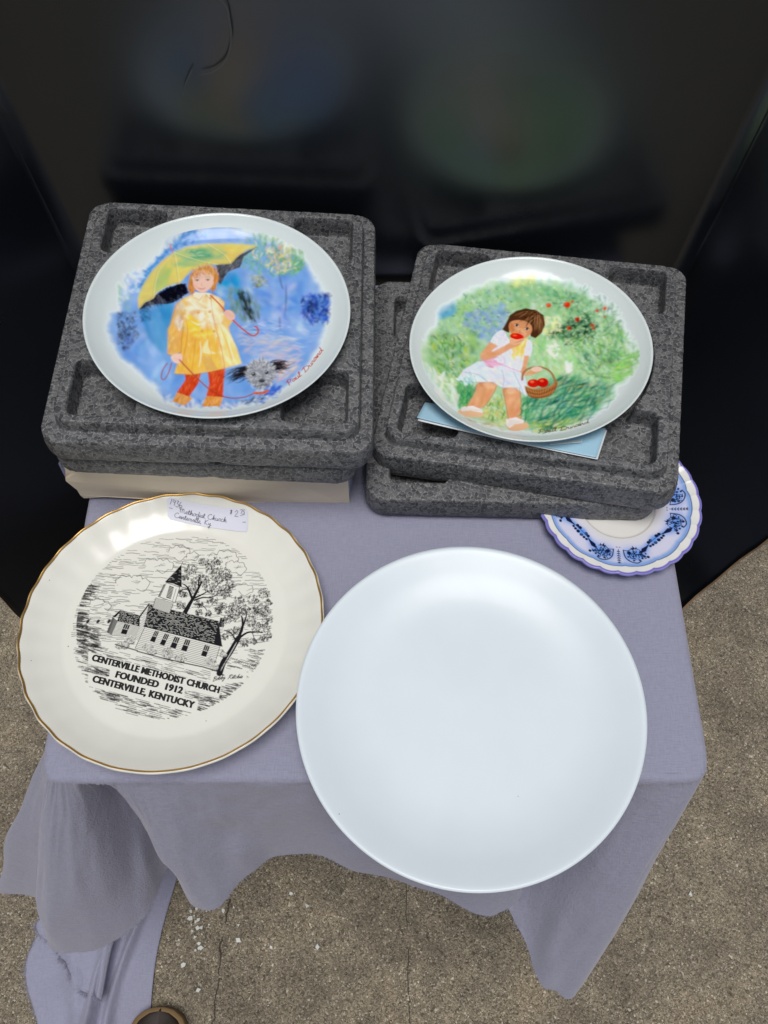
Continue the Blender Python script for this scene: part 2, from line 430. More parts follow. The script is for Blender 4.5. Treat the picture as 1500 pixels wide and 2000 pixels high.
# stations along the rim: edge point on the table, then the hem point straight below it in the fabric
ST = [((TX0, TY1), (-0.275, 0.635, 0.33)),
      ((TX0, 0.50), (-0.285, 0.50, 0.30)),
      ((TX0, 0.36), (-0.290, 0.36, 0.27)),
      ((TX0, 0.25), (-0.330, 0.25, 0.22)),
      ((TX0, 0.20), (-0.318, 0.18, 0.24)),
      ((TX0, 0.165), (-0.325, 0.145, 0.25)),
      ((TX0, 0.152), hz(6, 1730, 0.24)),
      ((TX0 + 0.001, 0.147), hz(60, 1748, 0.27)),
      ((TX0 + 0.001, 0.142), hz(120, 1762, 0.27)),
      ((TX0 + 0.002, 0.138), hz(100, 1720, 0.30)),
      ((TX0 + 0.003, 0.135), hz(86, 1760, 0.33)),
      ((TX0 + 0.004, TY0 + 0.001), hz(84, 1830, 0.34)),
      ((TX0 + 0.008, TY0), hz(112, 1856, 0.34)),
      ((TX0 + 0.014, TY0), hz(190, 1851, 0.35)),
      ((TX0 + 0.022, TY0), hz(262, 1808, 0.37)),
      ((TX0 + 0.030, TY0), hz(302, 1760, 0.38)),
      ((TX0 + 0.040, TY0), hz(330, 1690, 0.38)),
      ((TX0 + 0.046, TY0), hz(390, 1655, 0.38)),
      ((TX0 + 0.050, TY0), hz(372, 1700, 0.42)),
      ((TX0 + 0.056, TY0), hz(368, 1752, 0.44)),
      ((TX0 + 0.068, TY0), hz(395, 1774, 0.45)),
      ((TX0 + 0.085, TY0), hz(432, 1766, 0.46)),
      ((TX0 + 0.110, TY0), hz(478, 1712, 0.48)),
      ((TX0 + 0.140, TY0), hz(530, 1682, 0.49)),
      ((TX0 + 0.200, TY0), hz(620, 1676, 0.51)),
      ((TX0 + 0.260, TY0), hz(720, 1702, 0.51)),
      ((TX0 + 0.320, TY0), hz(840, 1746, 0.50)),
      ((TX0 + 0.370, TY0), hz(925, 1788, 0.49)),
      ((TX0 + 0.400, TY0), hz(975, 1790, 0.48)),
      ((TX0 + 0.415, TY0), hz(1018, 1745, 0.46)),
      ((TX0 + 0.430, TY0), hz(985, 1745, 0.43)),
      ((TX0 + 0.445, TY0), hz(1000, 1785, 0.41)),
      ((TX0 + 0.462, TY0), hz(1030, 1850, 0.39)),
      ((TX0 + 0.480, TY0), hz(1046, 1905, 0.37)),
      ((TX1 - 0.018, TY0), hz(1078, 1937, 0.36)),
      ((TX1 - 0.006, TY0 + 0.002), hz(1112, 1946, 0.35)),
      ((TX1 - 0.001, TY0 + 0.010), hz(1150, 1890, 0.34)),
      ((TX1, 0.16), hz(1190, 1800, 0.33)),
      ((TX1, 0.20), (0.285, 0.20, 0.32)),
      ((TX1, 0.30), (0.272, 0.30, 0.33)),
      ((TX1, 0.46), (0.280, 0.46, 0.33)),
      ((TX1, TY1), (0.262, 0.635, 0.33))]
SAG = np.zeros(len(ST))
for k, (e, h) in enumerate(ST):                       # how far the fabric falls back between two cones of the drape
    s_ = e[0] - TX0
    if e[1] <= TY0 + 0.003: SAG[k] = 0.040 * math.exp(-((s_ - 0.034) / 0.010) ** 2) + 0.062 * math.exp(-((s_ - 0.440) / 0.030) ** 2)
SG = catmull(np.stack([SAG, SAG * 0, SAG * 0], 1), 10)[:, 0]
E0 = catmull([(*e, TZ) for e, h in ST], 10); H0 = catmull([h for e, h in ST], 10)
nS = len(E0)
# outward direction at the rim
outw = np.zeros((nS, 3))
for k in range(nS):
    x, y = E0[k, :2]; dl, dr, df = x - TX0, TX1 - x, y - TY0
    w = np.array([-math.exp(-dl / 0.006) + math.exp(-dr / 0.006), -math.exp(-max(df, 0) / 0.006), 0]); outw[k] = w / (np.linalg.norm(w) + 1e-9)
rows = []
ra = 0.007
for t in np.linspace(0, 1, 7)[:-1]:
    a = t * math.pi / 2
    rows.append(E0 + outw * (ra * math.sin(a)) - np.array([0, 0, 1]) * ra * (1 - math.cos(a)))
E1 = E0 + outw * ra - np.array([0, 0, ra])
nT = 64
ss = np.linspace(0, nS / 24.0, nS)
for t in np.linspace(0, 1, nT):
    D = H0 - E1; hor = D.copy(); hor[:, 2] = 0
    # fabric hangs a little steeper near the hem, swells out just below the edge
    p = E1 + D * t + hor * (0.05 * math.sin(t * math.pi)) + np.array([0, 0, 0])
    wob = (vnoise(ss * 3.0, np.full(nS, t * 4.0), 5) - 0.5) * 0.018 * t + (vnoise(ss * 6.0 + t * 1.5, np.full(nS, t * 4.0), 8) - 0.5) * 0.006 * t ** 0.7 * (1 - 0.6 * t) + (vnoise(ss * 16.0 + t * 5, np.full(nS, t * 9.0), 9) - 0.5) * 0.0018 * (1 - 0.7 * t)
    p = p + outw * (wob * (1 - 0.6 * t ** 3) - SG * math.sin(math.pi * t ** 0.8))[:, None]
    if t == 1: p[:, 2] += (vnoise(ss * 12, ss * 0 + 3, 4) - 0.5) * 0.003
    rows.append(p)
SK = np.array(rows)                                   # rows x columns x 3
nR = len(SK)
Vs = SK.reshape(-1, 3); Fs = grid_faces(nR, nS)
# top sheet
nx, ny = 90, 90
gx, gy = np.meshgrid(np.linspace(TX0, TX1, nx), np.linspace(TY0, TY1 + 0.004, ny), indexing='ij')
gz = TZ + (fbm(gx * 14, gy * 14, 3, 21) - 0.5) * 0.0014 * np.clip(np.minimum.reduce([gx - TX0, TX1 - gx, gy - TY0]) / 0.02, 0, 1)
Vt = np.stack([gx, gy, gz], -1).reshape(-1, 3); Ft = grid_faces(nx, ny)
drape = mesh_obj('drape', np.concatenate([Vt, Vs]) - OC, np.concatenate([Ft, Fs + len(Vt)]), M_CLOTH, cloth)

# the far end of the cloth that trails on the ground at the left
def ground_sheet(quad, nu, nv, zf):
    q = [np.array(atz(x, y, 0.0)) for x, y in quad]
    V = []
    for i in range(nu):
        for j in range(nv):
            u, t = i / (nu - 1), j / (nv - 1)
            p = (q[0] * (1 - u) + q[1] * u) * (1 - t) + (q[3] * (1 - u) + q[2] * u) * t
            lo = (1 - u) ** 2 * 0.016 * math.sin(7.5 * t + 0.6) + u ** 2 * 0.006 * math.sin(5 * t + 2)
            V.append((p[0] + lo + 0.004 * math.sin(6 * u + 9 * t) * u * (1 - u) * 4, p[1] + 0.006 * math.sin(8 * u) * t, zf(u, t)))
    return np.array(V) - OC, grid_faces(nu, nv)[:, ::-1]
def z_low(u, t):
    return 0.004 + 0.026 * math.exp(-((u - 0.62 + 0.10 * t) / 0.055) ** 2) + 0.014 * math.exp(-((u - 0.86 + 0.22 * t) / 0.04) ** 2) + 0.016 * math.exp(-((u - 0.25 - 0.2 * t) / 0.12) ** 2) + 0.006 * math.sin(9 * t + 5 * u) ** 2 * u * (1 - u) * 4
Va, Fa = ground_sheet([(100, 1700), (352, 1668), (284, 2040), (52, 2050)], 70, 60, z_low)
def z_mid(u, t):
    return 0.030 + 0.012 * math.exp(-((u - 0.92) / 0.08) ** 2) + 0.008 * math.sin(3.1 * u) * math.sin(4 * t + 1)
Vb, Fb = ground_sheet([(104, 1740), (290, 1700), (206, 1962), (108, 1872)], 50, 40, z_mid)
def z_hang(u, t): return 0.0
trail = mesh_obj('trailing_end', np.concatenate([Va, Vb]), np.concatenate([Fa, Fb + len(Va)]), M_CLOTH, cloth)
sol = trail.modifiers.new('thick', 'SOLIDIFY'); sol.thickness = 0.0008; sol.offset = -1

# loose threads of the cut edge
tv, tf = [], []
def thread(p, d, L, w):
    p = np.asarray(p); d = np.asarray(d); d = d / (np.linalg.norm(d) + 1e-9)
    s = np.cross(d, rng.normal(size=3)); s /= np.linalg.norm(s) + 1e-9
    bend = rng.normal(size=3) * 0.5
    b = len(tv)
    for k in range(4):
        t = k / 3; q = p + d * L * t + bend * L * t * t * 0.5
        tv.append(q - s * w * (1 - 0.6 * t)); tv.append(q + s * w * (1 - 0.6 * t))
    for k in range(3): tf.append((b + 2 * k, b + 2 * k + 1, b + 2 * k + 3, b + 2 * k + 2))
for k in range(30, nS - 40):
    dn = SK[-1, k] - SK[-6, k]
    step = np.linalg.norm(SK[-1, k] - SK[-1, k - 1]) + 1e-5
    for q in range(max(2, int(step / 0.0009))):
        a = rng.rand(); p = SK[-1, k] * a + SK[-1, k - 1] * (1 - a) - OC
        thread(p, dn / np.linalg.norm(dn) + rng.normal(size=3) * 0.55, rng.uniform(0.001, 0.0055), 0.00022)
for a, b, nn in ((Vb.reshape(50, 40, 3)[:, -1], None, 1100), (Vb.reshape(50, 40, 3)[0, :], None, 500), (Va.reshape(70, 60, 3)[0, :], None, 500)):
    for q in range(nn):
        k = rng.randint(len(a) - 1); s = rng.rand(); p = a[k] * s + a[k + 1] * (1 - s)
        thread(p, np.array([-0.6, -0.6, 0.1]) + rng.normal(size=3) * 0.6, rng.uniform(0.002, 0.008), 0.00025)
tag(mesh_obj('frayed_threads', tv, tf, M_CLOTH, cloth), kind='stuff')

# ------------------------------------------------------------------ bead foam trays
def sd_rbox(x, y, cx, cy, hx, hy, r):
    qx = np.abs(x - cx) - hx + r; qy = np.abs(y - cy) - hy + r
    return np.hypot(np.maximum(qx, 0), np.maximum(qy, 0)) + np.minimum(np.maximum(qx, qy), 0) - r
def smin(a, b, k):
    h = np.clip(0.5 + 0.5 * (b - a) / k, 0, 1); return b * (1 - h) + a * h - k * h * (1 - h)
def sstep(x, w): 
    t = np.clip(x / w * 0.5 + 0.5, 0, 1); return t * t * (3 - 2 * t)

def foam_tray(name, loc, rot, W, D, body, plat, seed, n=380, recess=0.021, cr=0.103, notch=()):
    """moulded tray: rounded slab, raised inner platform, round well with four corner pockets; origin at rim height"""
    mrg = 0.012
    x = np.linspace(-W / 2 - mrg, W / 2 + mrg, n); y = np.linspace(-D / 2 - mrg, D / 2 + mrg, n)
    X, Y = np.meshgrid(x, y, indexing='ij')
    rc = 0.017
    d = sd_rbox(X, Y, 0, 0, W / 2, D / 2, rc)
    e = 1e-5
    gx = (sd_rbox(X + e, Y, 0, 0, W / 2, D / 2, rc) - d) / e; gy = (sd_rbox(X, Y + e, 0, 0, W / 2, D / 2, rc) - d) / e
    Z = np.zeros_like(X)
    ws = 0.0016
    if plat > 0:
        dp = sd_rbox(X, Y, 0, 0, W / 2 - 0.0105, D / 2 - 0.0105, 0.014)
        Z += plat * (1 - sstep(dp, 0.0011))
    dw = np.hypot(X, Y) - cr
    for sx in (-1, 1):
        for sy in (-1, 1):
            bx = sd_rbox(X, Y, sx * (W / 2 - 0.021 - 0.026), sy * (D / 2 - 0.019 - 0.026), 0.026, 0.026, 0.007)
            dw = smin(dw, bx, 0.006)
    Z -= recess * (1 - sstep(dw, 0.0013))
    # inner ledge that carries the plate
    dl = np.hypot(X, Y) - 0.078
    Z -= 0.004 * (1 - sstep(dl, 0.003))
    # outside of the outline: run down the side, round the lower edge
    out = d > 0
    t = np.clip(d / mrg, 0, 1)
    arc = np.array([(0.0, 0.0)] + [(0.0006 * math.sin(a), -0.0006 * (1 - math.cos(a))) for a in np.linspace(0.3, math.pi / 2, 4)] +
                   [(0.0022, -body * 0.5), (0.002, -body + 0.008)] + [(0.002 - 0.008 * (1 - math.cos(a)), -body + 0.008 - 0.008 * math.sin(a)) for a in np.linspace(0.25, math.pi / 2, 5)] + [(-0.03, -body)])
    ln = np.r_[0, np.cumsum(np.hypot(*np.diff(arc, axis=0).T))]; ln /= ln[-1]
    offp = np.interp(t, ln, arc[:, 0]); zp = np.interp(t, ln, arc[:, 1])
    bx_, by_ = X - gx * d, Y - gy * d
    X2 = np.where(out, bx_ + gx * offp, X); Y2 = np.where(out, by_ + gy * offp, Y)
    Z2 = np.where(out, zp, Z)
    # thumb notch in the lower front edge
    for (nx0, wid, hgt) in notch:
        k = np.exp(-((X2 - nx0) / wid) ** 2) * (Y2 < -D / 2 + 0.012) * out * np.clip(-Z2 / body, 0, 1) ** 3
        Z2 = Z2 + k * hgt
    bumpy = (fbm(X2 * 260 + seed, Y2 * 260, 2, seed) - 0.5) * 0.00045 + (fbm(X2 * 30 + seed, Y2 * 30, 2, seed + 3) - 0.5) * 0.0008
    Z2 = Z2 + np.where(out, bumpy * 0.3, bumpy)
    side = (fbm((X2 + Y2) * 220 + seed, Z2 * 260, 2, seed + 5) - 0.5) * 0.0007 * out
    X2 += gx * side; Y2 += gy * side
    V = np.stack([X2, Y2, Z2], -1).reshape(-1, 3)
    return mesh_obj(name, V, grid_faces(n, n), M_FOAM, None, True, loc, rot)

LT = (-0.0034, -0.011, 0.061); LC = np.array([-0.140, 0.493, 0.795]); LM = rot3(*LT)
tray = foam_tray('foam_tray', tuple(LC), LT, 0.262, 0.262, 0.029, 0.012, 1, notch=((0.005, 0.008, 0.006),))
tag(tray, 'dark grey bead foam tray holding the umbrella plate, topmost of the left stack', 'foam tray', 'foam trays')
c2 = LC + LM @ np.array([-0.004, 0.000, -0.0300])
t2 = foam_tray('foam_tray', tuple(c2), (-0.016, -0.011, 0.061), 0.250, 0.256, 0.027, 0.0, 5, n=200, notch=((0.004, 0.006, 0.004),))
tag(t2, 'dark grey bead foam tray lying under the umbrella plate\'s tray, on the torn cream carton', 'foam tray', 'foam trays')
RT = (-0.193, -0.012, -0.063); RC = np.array([0.1405, 0.4965, 0.738]); RM = rot3(*RT)
t3 = foam_tray('foam_tray', tuple(RC), RT, 0.262, 0.255, 0.035, 0.012, 9, notch=((-0.02, 0.006, 0.006),))
tag(t3, 'dark grey bead foam tray holding the apple-eating child plate, turned askew on the right stack', 'foam tray', 'foam trays')
t4 = foam_tray('foam_tray', (0.1165, 0.482, 0.7125), (-0.027, 0, 0), 0.258, 0.250, 0.0315, 0.0, 13, n=240, recess=0.022)
tag(t4, 'dark grey bead foam tray lying on the cloth, lowest of the right stack', 'foam tray', 'foam trays')

# ------------------------------------------------------------------ torn cream carton under the left stack
carton = empty('carton', (-0.155, 0.378, TZ + 0.001)); OB = np.array([-0.155, 0.378, TZ + 0.001])
tag(carton, 'cream cardboard carton with torn corners under the left foam trays', 'carton')
# body: slightly crushed so that its lid follows the tilt of the trays
v = np.array([(-0.262, 0.383, 0.682), (-0.036, 0.379, 0.682), (-0.036, 0.600, 0.682), (-0.258, 0.604, 0.682)])
zt = lambda x, y: (LC + LM @ np.array([0, 0, -0.0585]))[2] - (x - LC[0]) * math.tan(0.061) - (y - LC[1]) * 0.011
top = v.copy(); top[:, 2] = [zt(*p[:2]) for p in v]
mesh_obj('carton_body', np.concatenate([v, top]) - OB, [(0, 1, 5, 4), (1, 2, 6, 5), (2, 3, 7, 6), (3, 0, 4, 7), (4, 5, 6, 7), (3, 2, 1, 0)], M_LILAC, carton, smooth=False)
# front panel with its torn outline
YF = 0.3765
front_px = [(117, 900), (121, 908), (126, 914), (136, 926), (139, 931), (128, 933), (129, 938), (136, 941), (143, 950), (151, 957), (157, 967), (164, 973), (170, 972), (177, 969),
            (240, 970), (330, 973), (430, 976), (520, 979), (600, 981), (655, 980), (661, 984), (668, 986), (673, 981), (684, 983), (682, 965), (680, 930), (560, 922), (545, 931), (530, 922), (480, 912), (400, 905), (280, 905), (268, 899), (258, 908), (200, 905), (140, 905), (128, 903)]
pts = np.array([aty(x, y, YF) for x, y in front_px]) - OB
pts[:, 1] += 0.0025 * np.sin(pts[:, 0] * 40) + np.where(pts[:, 0] < -0.10, -0.004 * ((-0.10 - pts[:, 0]) / 0.03) , 0) + 0.0
nP = len(pts); back = pts + np.array([0, 0.0018, 0])
bm = bmesh.new()
fv = [bm.verts.new(p) for p in pts]; bv = [bm.verts.new(p) for p in back]
fa = bm.faces.new(fv); bm.faces.new(list(reversed(bv)))
for i in range(nP):
    q = bm.faces.new((fv[i], bv[i], bv[(i + 1) % nP], fv[(i + 1) % nP])); q.material_index = 1
bmesh.ops.triangulate(bm, faces=[x for x in bm.faces if len(x.verts) > 4])
bmesh.ops.recalc_face_normals(bm, faces=bm.faces)
me = bpy.data.meshes.new('front_panel'); bm.to_mesh(me); bm.free()
fp = bpy.data.objects.new('front_panel', me); C.objects.link(fp); fp.parent = carton; me.materials.append(M_CARD); me.materials.append(M_TORN)
# torn strips of the left corner
for px, mt in (([(118, 900), (140, 934), (130, 938), (114, 906)], M_LILAC), ([(117, 899), (124, 899), (160, 906), (166, 910), (140, 918), (121, 912)], M_CARD)):
    P = np.array([aty(x, y, YF + 0.008) for x, y in px]) - OB
    mesh_obj('torn_flap', np.concatenate([P, P + np.array([0.0, 0.0012, 0])]), [tuple(range(len(P))), tuple(reversed(range(len(P), 2 * len(P))))] + [(i, (i + 1) % len(P), len(P) + (i + 1) % len(P), len(P) + i) for i in range(len(P))], mt, carton, smooth=False)
# pale blue return of the right end
P = np.array([aty(x, y, YF + 0.004) for x, y in ((681, 935), (681, 982))] + [aty(x, y, YF + 0.016) for x, y in ((687, 978), (688, 935))]) - OB
mesh_obj('end_flap', np.concatenate([P, P + np.array([0.0008, 0.0005, 0])]), [(0, 1, 2, 3), (7, 6, 5, 4), (0, 4, 5, 1), (2, 6, 7, 3), (1, 5, 6, 2), (3, 7, 4, 0)], plain('pale_carton_end', (0.45, 0.50, 0.66), 0.5), carton, smooth=False)

# ------------------------------------------------------------------ leaflet under the right plate
leaf = empty('leaflet', tuple(RC + RM @ np.array([0, 0, 0.0]))); 
tag(leaf, 'pale blue folded leaflet sticking out from under the apple-eating child plate', 'leaflet')
def leaf_sheet(name, quad, zoff, mt, curl):
    q = [np.array(atz(x, y, 0.762)) for x, y in quad]; nu, nv = 40, 20; V = []
    for i in range(nu):
        for j in range(nv):
            u, t = i / (nu - 1), j / (nv - 1)
            p = (q[0] * (1 - u) + q[1] * u) * (1 - t) + (q[3] * (1 - u) + q[2] * u) * t
            zb = (RC[2] + 0.0165) + (p[0] - RC[0]) * math.tan(0.063) * math.cos(0.193) 
            z = zb + zoff - 0.006 * t + curl * ((u - 0.5) * 2) ** 2 * (1 - t * 0.6)
            V.append((p[0] - leaf.location[0], p[1] - leaf.location[1], z - leaf.location[2]))
    o = mesh_obj(name, V, grid_faces(nu, nv), mt, leaf)
    s = o.modifiers.new('t', 'SOLIDIFY'); s.thickness = 0.0004
    return o
leaf_sheet('cover', [(815, 801), (1166, 891), (1188, 826), (832, 762)], 0.0012, M_BLUEP, 0.002)
leaf_sheet('inner_page', [(817, 805), (1169, 893), (1191, 828), (834, 764)], 0.0002, M_WPAP, 0.0015)
leaf_sheet('printed_panel', [(1075, 862), (1138, 859), (1144, 842), (1080, 845)], 0.0024, M_WPAP, 0.0)

# ------------------------------------------------------------------ a shoe of the person taking the picture
sh = np.array(atz(316, 1972, 0.01)); shoe = empty('shoe', (sh[0], sh[1] - 0.14, 0.0))
tag(shoe, 'dark brown leather shoe with tan welt on the concrete by the trailing cloth', 'shoe')
def shoe_outline(s, grow=0.0):
    yy = s                                                # 0 heel .. 1 toe, returns half widths left/right
    w = np.interp(yy, [0, 0.04, 0.12, 0.3, 0.5, 0.68, 0.8, 0.9, 0.96, 0.99, 1.0], [0, 0.020, 0.030, 0.031, 0.033, 0.040, 0.041, 0.036, 0.026, 0.013, 0])
    return w + np.where(w > 0, grow, grow * 0.5)
S = 1 - (np.cos(np.linspace(0, math.pi, 60)) * 0.5 + 0.5)
def ring(z, grow, y_in=0.0):
    w = shoe_outline(S, grow); y = -0.145 + 0.285 * S
    y = y * (1 + grow * 5)
    return np.concatenate([np.stack([w, y, np.full_like(w, z)], 1), np.stack([-w, y, np.full_like(w, z)], 1)[::-1]])
rr = [ring(0.001, 0.003), ring(0.002, 0.0055), ring(0.022, 0.0055), ring(0.0245, 0.0045), ring(0.0245, -0.004)]
nn = len(rr[0])
o = mesh_obj('sole', np.concatenate(rr), grid_faces(len(rr), nn, True)[:, ::-1], M_WELT, shoe)
up = []
for k, t in enumerate(np.linspace(0, 1, 16)):
    s = S; w = shoe_outline(s, 0.0)
    h = np.interp(s, [0, 0.1, 0.35, 0.5, 0.7, 0.85, 0.95, 1.0], [0.075, 0.08, 0.078, 0.085, 0.058, 0.045, 0.036, 0.026])
    f = math.cos(t * math.pi / 2) ** 0.55
    y = -0.145 + 0.285 * s; yc = -0.01
    yy_ = np.where(s > 0.5, yc + (y - yc) * (0.62 + 0.38 * f), y)
    z = 0.024 + (h - 0.024) * math.sin(t * math.pi / 2)
    up.append(np.concatenate([np.stack([w * f, yy_, z], 1), np.stack([-w * f, yy_, z], 1)[::-1]]))
mesh_obj('upper', np.concatenate(up), grid_faces(16, nn, True)[:, ::-1], M_SHOE, shoe)
for k in range(4):
    y0 = 0.035 - 0.018 * k; zz = 0.068 + 0.006 * k
    a = np.linspace(-1, 1, 9); P = np.stack([a * 0.018, np.full(9, y0) , zz + 0.006 * (1 - a ** 2)], 1)
    ribbon('lace', P, 0.004, M_SHOE, shoe, (0, 0, 1))

# ------------------------------------------------------------------ plates
def lathe(name, prof, seg, mt, parent, rmod=None, zmod=None, n=120):
    pr = interp_profile(prof, n); a = np.linspace(0, 2 * np.pi, seg, endpoint=False)
    r = pr[:, 0][:, None] * np.ones(seg)[None]; z = pr[:, 1][:, None] * np.ones(seg)[None]; A = a[None] + 0 * r
    if rmod is not None: r = r * (1 + rmod(A, r))
    if zmod is not None: z = z + zmod(A, pr[:, 0][:, None] * np.ones(seg)[None])
    V = np.stack([r * np.cos(A), r * np.sin(A), z], -1).reshape(-1, 3)
    return mesh_obj(name, V, grid_faces(n, seg, True), mt, parent)

def top_z(prof):                                       # height of the upper face as a function of radius
    p = [q for q in prof]; k = int(np.argmax([q[0] for q in p])); p = np.array(p[:k + 1]) if p[0][0] < p[k][0] else np.array(p)
    o = np.argsort(p[:, 0]); return lambda r: np.interp(r, p[o, 0], p[o, 1])

def smooth_prof(ctrl, n=8): return catmull(ctrl, n)

class Canvas:
    """small software paint box: a flat print, later stored as colours of the print's mesh"""
    def __init__(self, half, n, base, tomap):
        self.h, self.n, self.map = half, n, tomap
        self.img = np.ones((n, n, 3), np.float32) * np.array(base, np.float32)
        self.s = n / (2 * half)
        i = np.arange(n, dtype=np.float32)
        self.X, self.Y = np.meshgrid(i, i, indexing='ij')
        src = [(200, 600), (1200, 600), (1200, 1400), (200, 1400)]; Am = []
        for (x, y) in src:
            u, v = tomap(x, y); Am += [[x, y, 1, 0, 0, 0, -u * x, -u * y, -u], [0, 0, 0, x, y, 1, -v * x, -v * y, -v]]
        self.H = np.linalg.svd(np.array(Am))[2][-1].reshape(3, 3)
        a, b = np.array(tomap(500, 1000)), np.array(tomap(510, 1000)); self.k = np.hypot(*(b - a)) / 10 * self.s   # canvas px per photo px
    def P(self, pts):
        q = np.c_[np.asarray(pts, float), np.ones(len(pts))] @ self.H.T; q = q[:, :2] / q[:, 2:]
        return (q + self.h) * self.s
    def _box(self, P, pad):
        lo = np.maximum(np.floor(P.min(0) - pad), 0).astype(int); hi = np.minimum(np.ceil(P.max(0) + pad) + 1, self.n).astype(int)
        if (hi <= lo).any(): return None
        return slice(lo[0], hi[0]), slice(lo[1], hi[1])
    def mask(self, P, soft=1.0, rag=0.0, ragscale=0.12, seed=3):
        b = self._box(P, soft + rag * 2 + 2)
        M = np.zeros((self.n, self.n), np.float32)
        if b is None: return M
        X, Y = self.X[b], self.Y[b]; d2 = np.full(X.shape, 1e12, np.float32); ins = np.zeros(X.shape, bool)
        for i in range(len(P)):
            a, c = P[i], P[(i + 1) % len(P)]; e = c - a; L = e @ e + 1e-9
            t = np.clip(((X - a[0]) * e[0] + (Y - a[1]) * e[1]) / L, 0, 1)
            d2 = np.minimum(d2, (X - a[0] - t * e[0]) ** 2 + (Y - a[1] - t * e[1]) ** 2)
            cond = (a[1] > Y) != (c[1] > Y)
            xx = (c[0] - a[0]) * (Y - a[1]) / ((c[1] - a[1]) + 1e-9) + a[0]
            ins ^= cond & (X < xx)
        sd = np.sqrt(d2) * np.where(ins, -1, 1)
        if rag: sd = sd + (fbm(X * ragscale, Y * ragscale, 4, seed) - 0.5) * 2 * rag
        M[b] = np.clip(0.5 - sd / soft, 0, 1)
        return M
    def fill(self, M, col, a=1.0):
        rows = np.flatnonzero(M.any(1)); cols = np.flatnonzero(M.any(0))
        if not len(rows): return
        b = (slice(rows[0], rows[-1] + 1), slice(cols[0], cols[-1] + 1)); m = (M[b] * a)[..., None]
        c = col[b] if isinstance(col, np.ndarray) and col.ndim == 3 else lin(col)
        self.img[b] = self.img[b] * (1 - m) + m * c
    def soften(self, M, rad):
        I = self.img.copy(); k = int(rad)
        for _ in range(3):
            for ax in (0, 1):
                P = np.pad(I, [(k + 1, k) if q == ax else (0, 0) for q in range(3)], mode='edge'); S = np.cumsum(P, axis=ax, dtype=np.float64)
                I = ((np.take(S, range(2 * k + 1, S.shape[ax]), ax) - np.take(S, range(0, S.shape[ax] - 2 * k - 1), ax)) / (2 * k + 1)).astype(np.float32)
        m = M[..., None] if M is not None else 1.0
        self.img = self.img * (1 - m) + I * m
    def poly(self, pts, col, a=1.0, soft=1.4, rag=0.0, smooth=0, seed=3):
        P = self.P(pts)
        if smooth: P = catmull(P, smooth, True)
        M = self.mask(P, soft, rag, seed=seed); self.fill(M, col, a); return M
    def stroke(self, pts, w, col, a=1.0, smooth=0, clip=None, taper=False):
        P = self.P(pts)
        if smooth: P = catmull(P, smooth)
        self.rawstroke(P, w * self.k, col, a, clip, taper)
    def rawstroke(self, P, w, col, a=1.0, clip=None, taper=False):
        b = self._box(P, w + 2)
        if b is None: return
        X, Y = self.X[b], self.Y[b]; al = np.zeros(X.shape, np.float32); n = len(P) - 1
        for i in range(n):
            p, c = P[i], P[i + 1]; e = c - p; L = e @ e + 1e-9
            t = np.clip(((X - p[0]) * e[0] + (Y - p[1]) * e[1]) / L, 0, 1)
            d = np.sqrt((X - p[0] - t * e[0]) ** 2 + (Y - p[1] - t * e[1]) ** 2)
            ww = w / 2
            if taper: ww = ww * (1 - 0.8 * np.abs((i + t) / n * 2 - 1) ** 2) if taper == 2 else ww * (1 - 0.85 * (i + t) / n)
            al = np.maximum(al, np.clip(ww - d + 0.5, 0, 1) * np.minimum(1, ww * 2))
        al = al * a
        if clip is not None: al = al * clip[b]
        al = al[..., None]; self.img[b] = self.img[b] * (1 - al) + al * lin(col)
    def dabs(self, n, pts, cols, L, w, ang, jit=0.4, a=0.7, clip=None, seed=0, curve=0.0):
        """n brush dabs scattered in a polygon (photo px); L, w in photo px; ang in degrees on the photo"""
        r = np.random.RandomState(seed); pts = np.array(pts, float); lo, hi = pts.min(0), pts.max(0)
        k = 0; tries = 0
        while k < n and tries < n * 12:
            tries += 1
            p = lo + r.rand(2) * (hi - lo)
            x, y = p; ins = False
            for i in range(len(pts)):
                (x1, y1), (x2, y2) = pts[i], pts[(i + 1) % len(pts)]
                if (y1 > y) != (y2 > y) and x < (x2 - x1) * (y - y1) / (y2 - y1 + 1e-9) + x1: ins = not ins
            if not ins: continue
            k += 1
            t = math.radians(ang + r.randn() * jit * 57.3); l = L * r.uniform(0.5, 1.3) / 2
            d = np.array([math.cos(t), math.sin(t)]) * l; m = p + np.array([-d[1], d[0]]) * curve * r.uniform(-1, 1)
            c = cols[r.randint(len(cols))]; c = np.clip(np.array(c) + r.randn(3) * 7, 0, 255)
            self.stroke([p - d, m, p + d], w * r.uniform(0.6, 1.3), c, a * r.uniform(0.6, 1.1), clip=clip, taper=2)
    def sample(self, x, y):
        u = np.clip((x + self.h) * self.s, 0, self.n - 1.001); v = np.clip((y + self.h) * self.s, 0, self.n - 1.001)
        i, j = u.astype(int), v.astype(int); f, g_ = (u - i)[:, None], (v - j)[:, None]
        I = self.img
        return (I[i, j] * (1 - f) + I[i + 1, j] * f) * (1 - g_) + (I[i, j + 1] * (1 - f) + I[i + 1, j + 1] * f) * g_

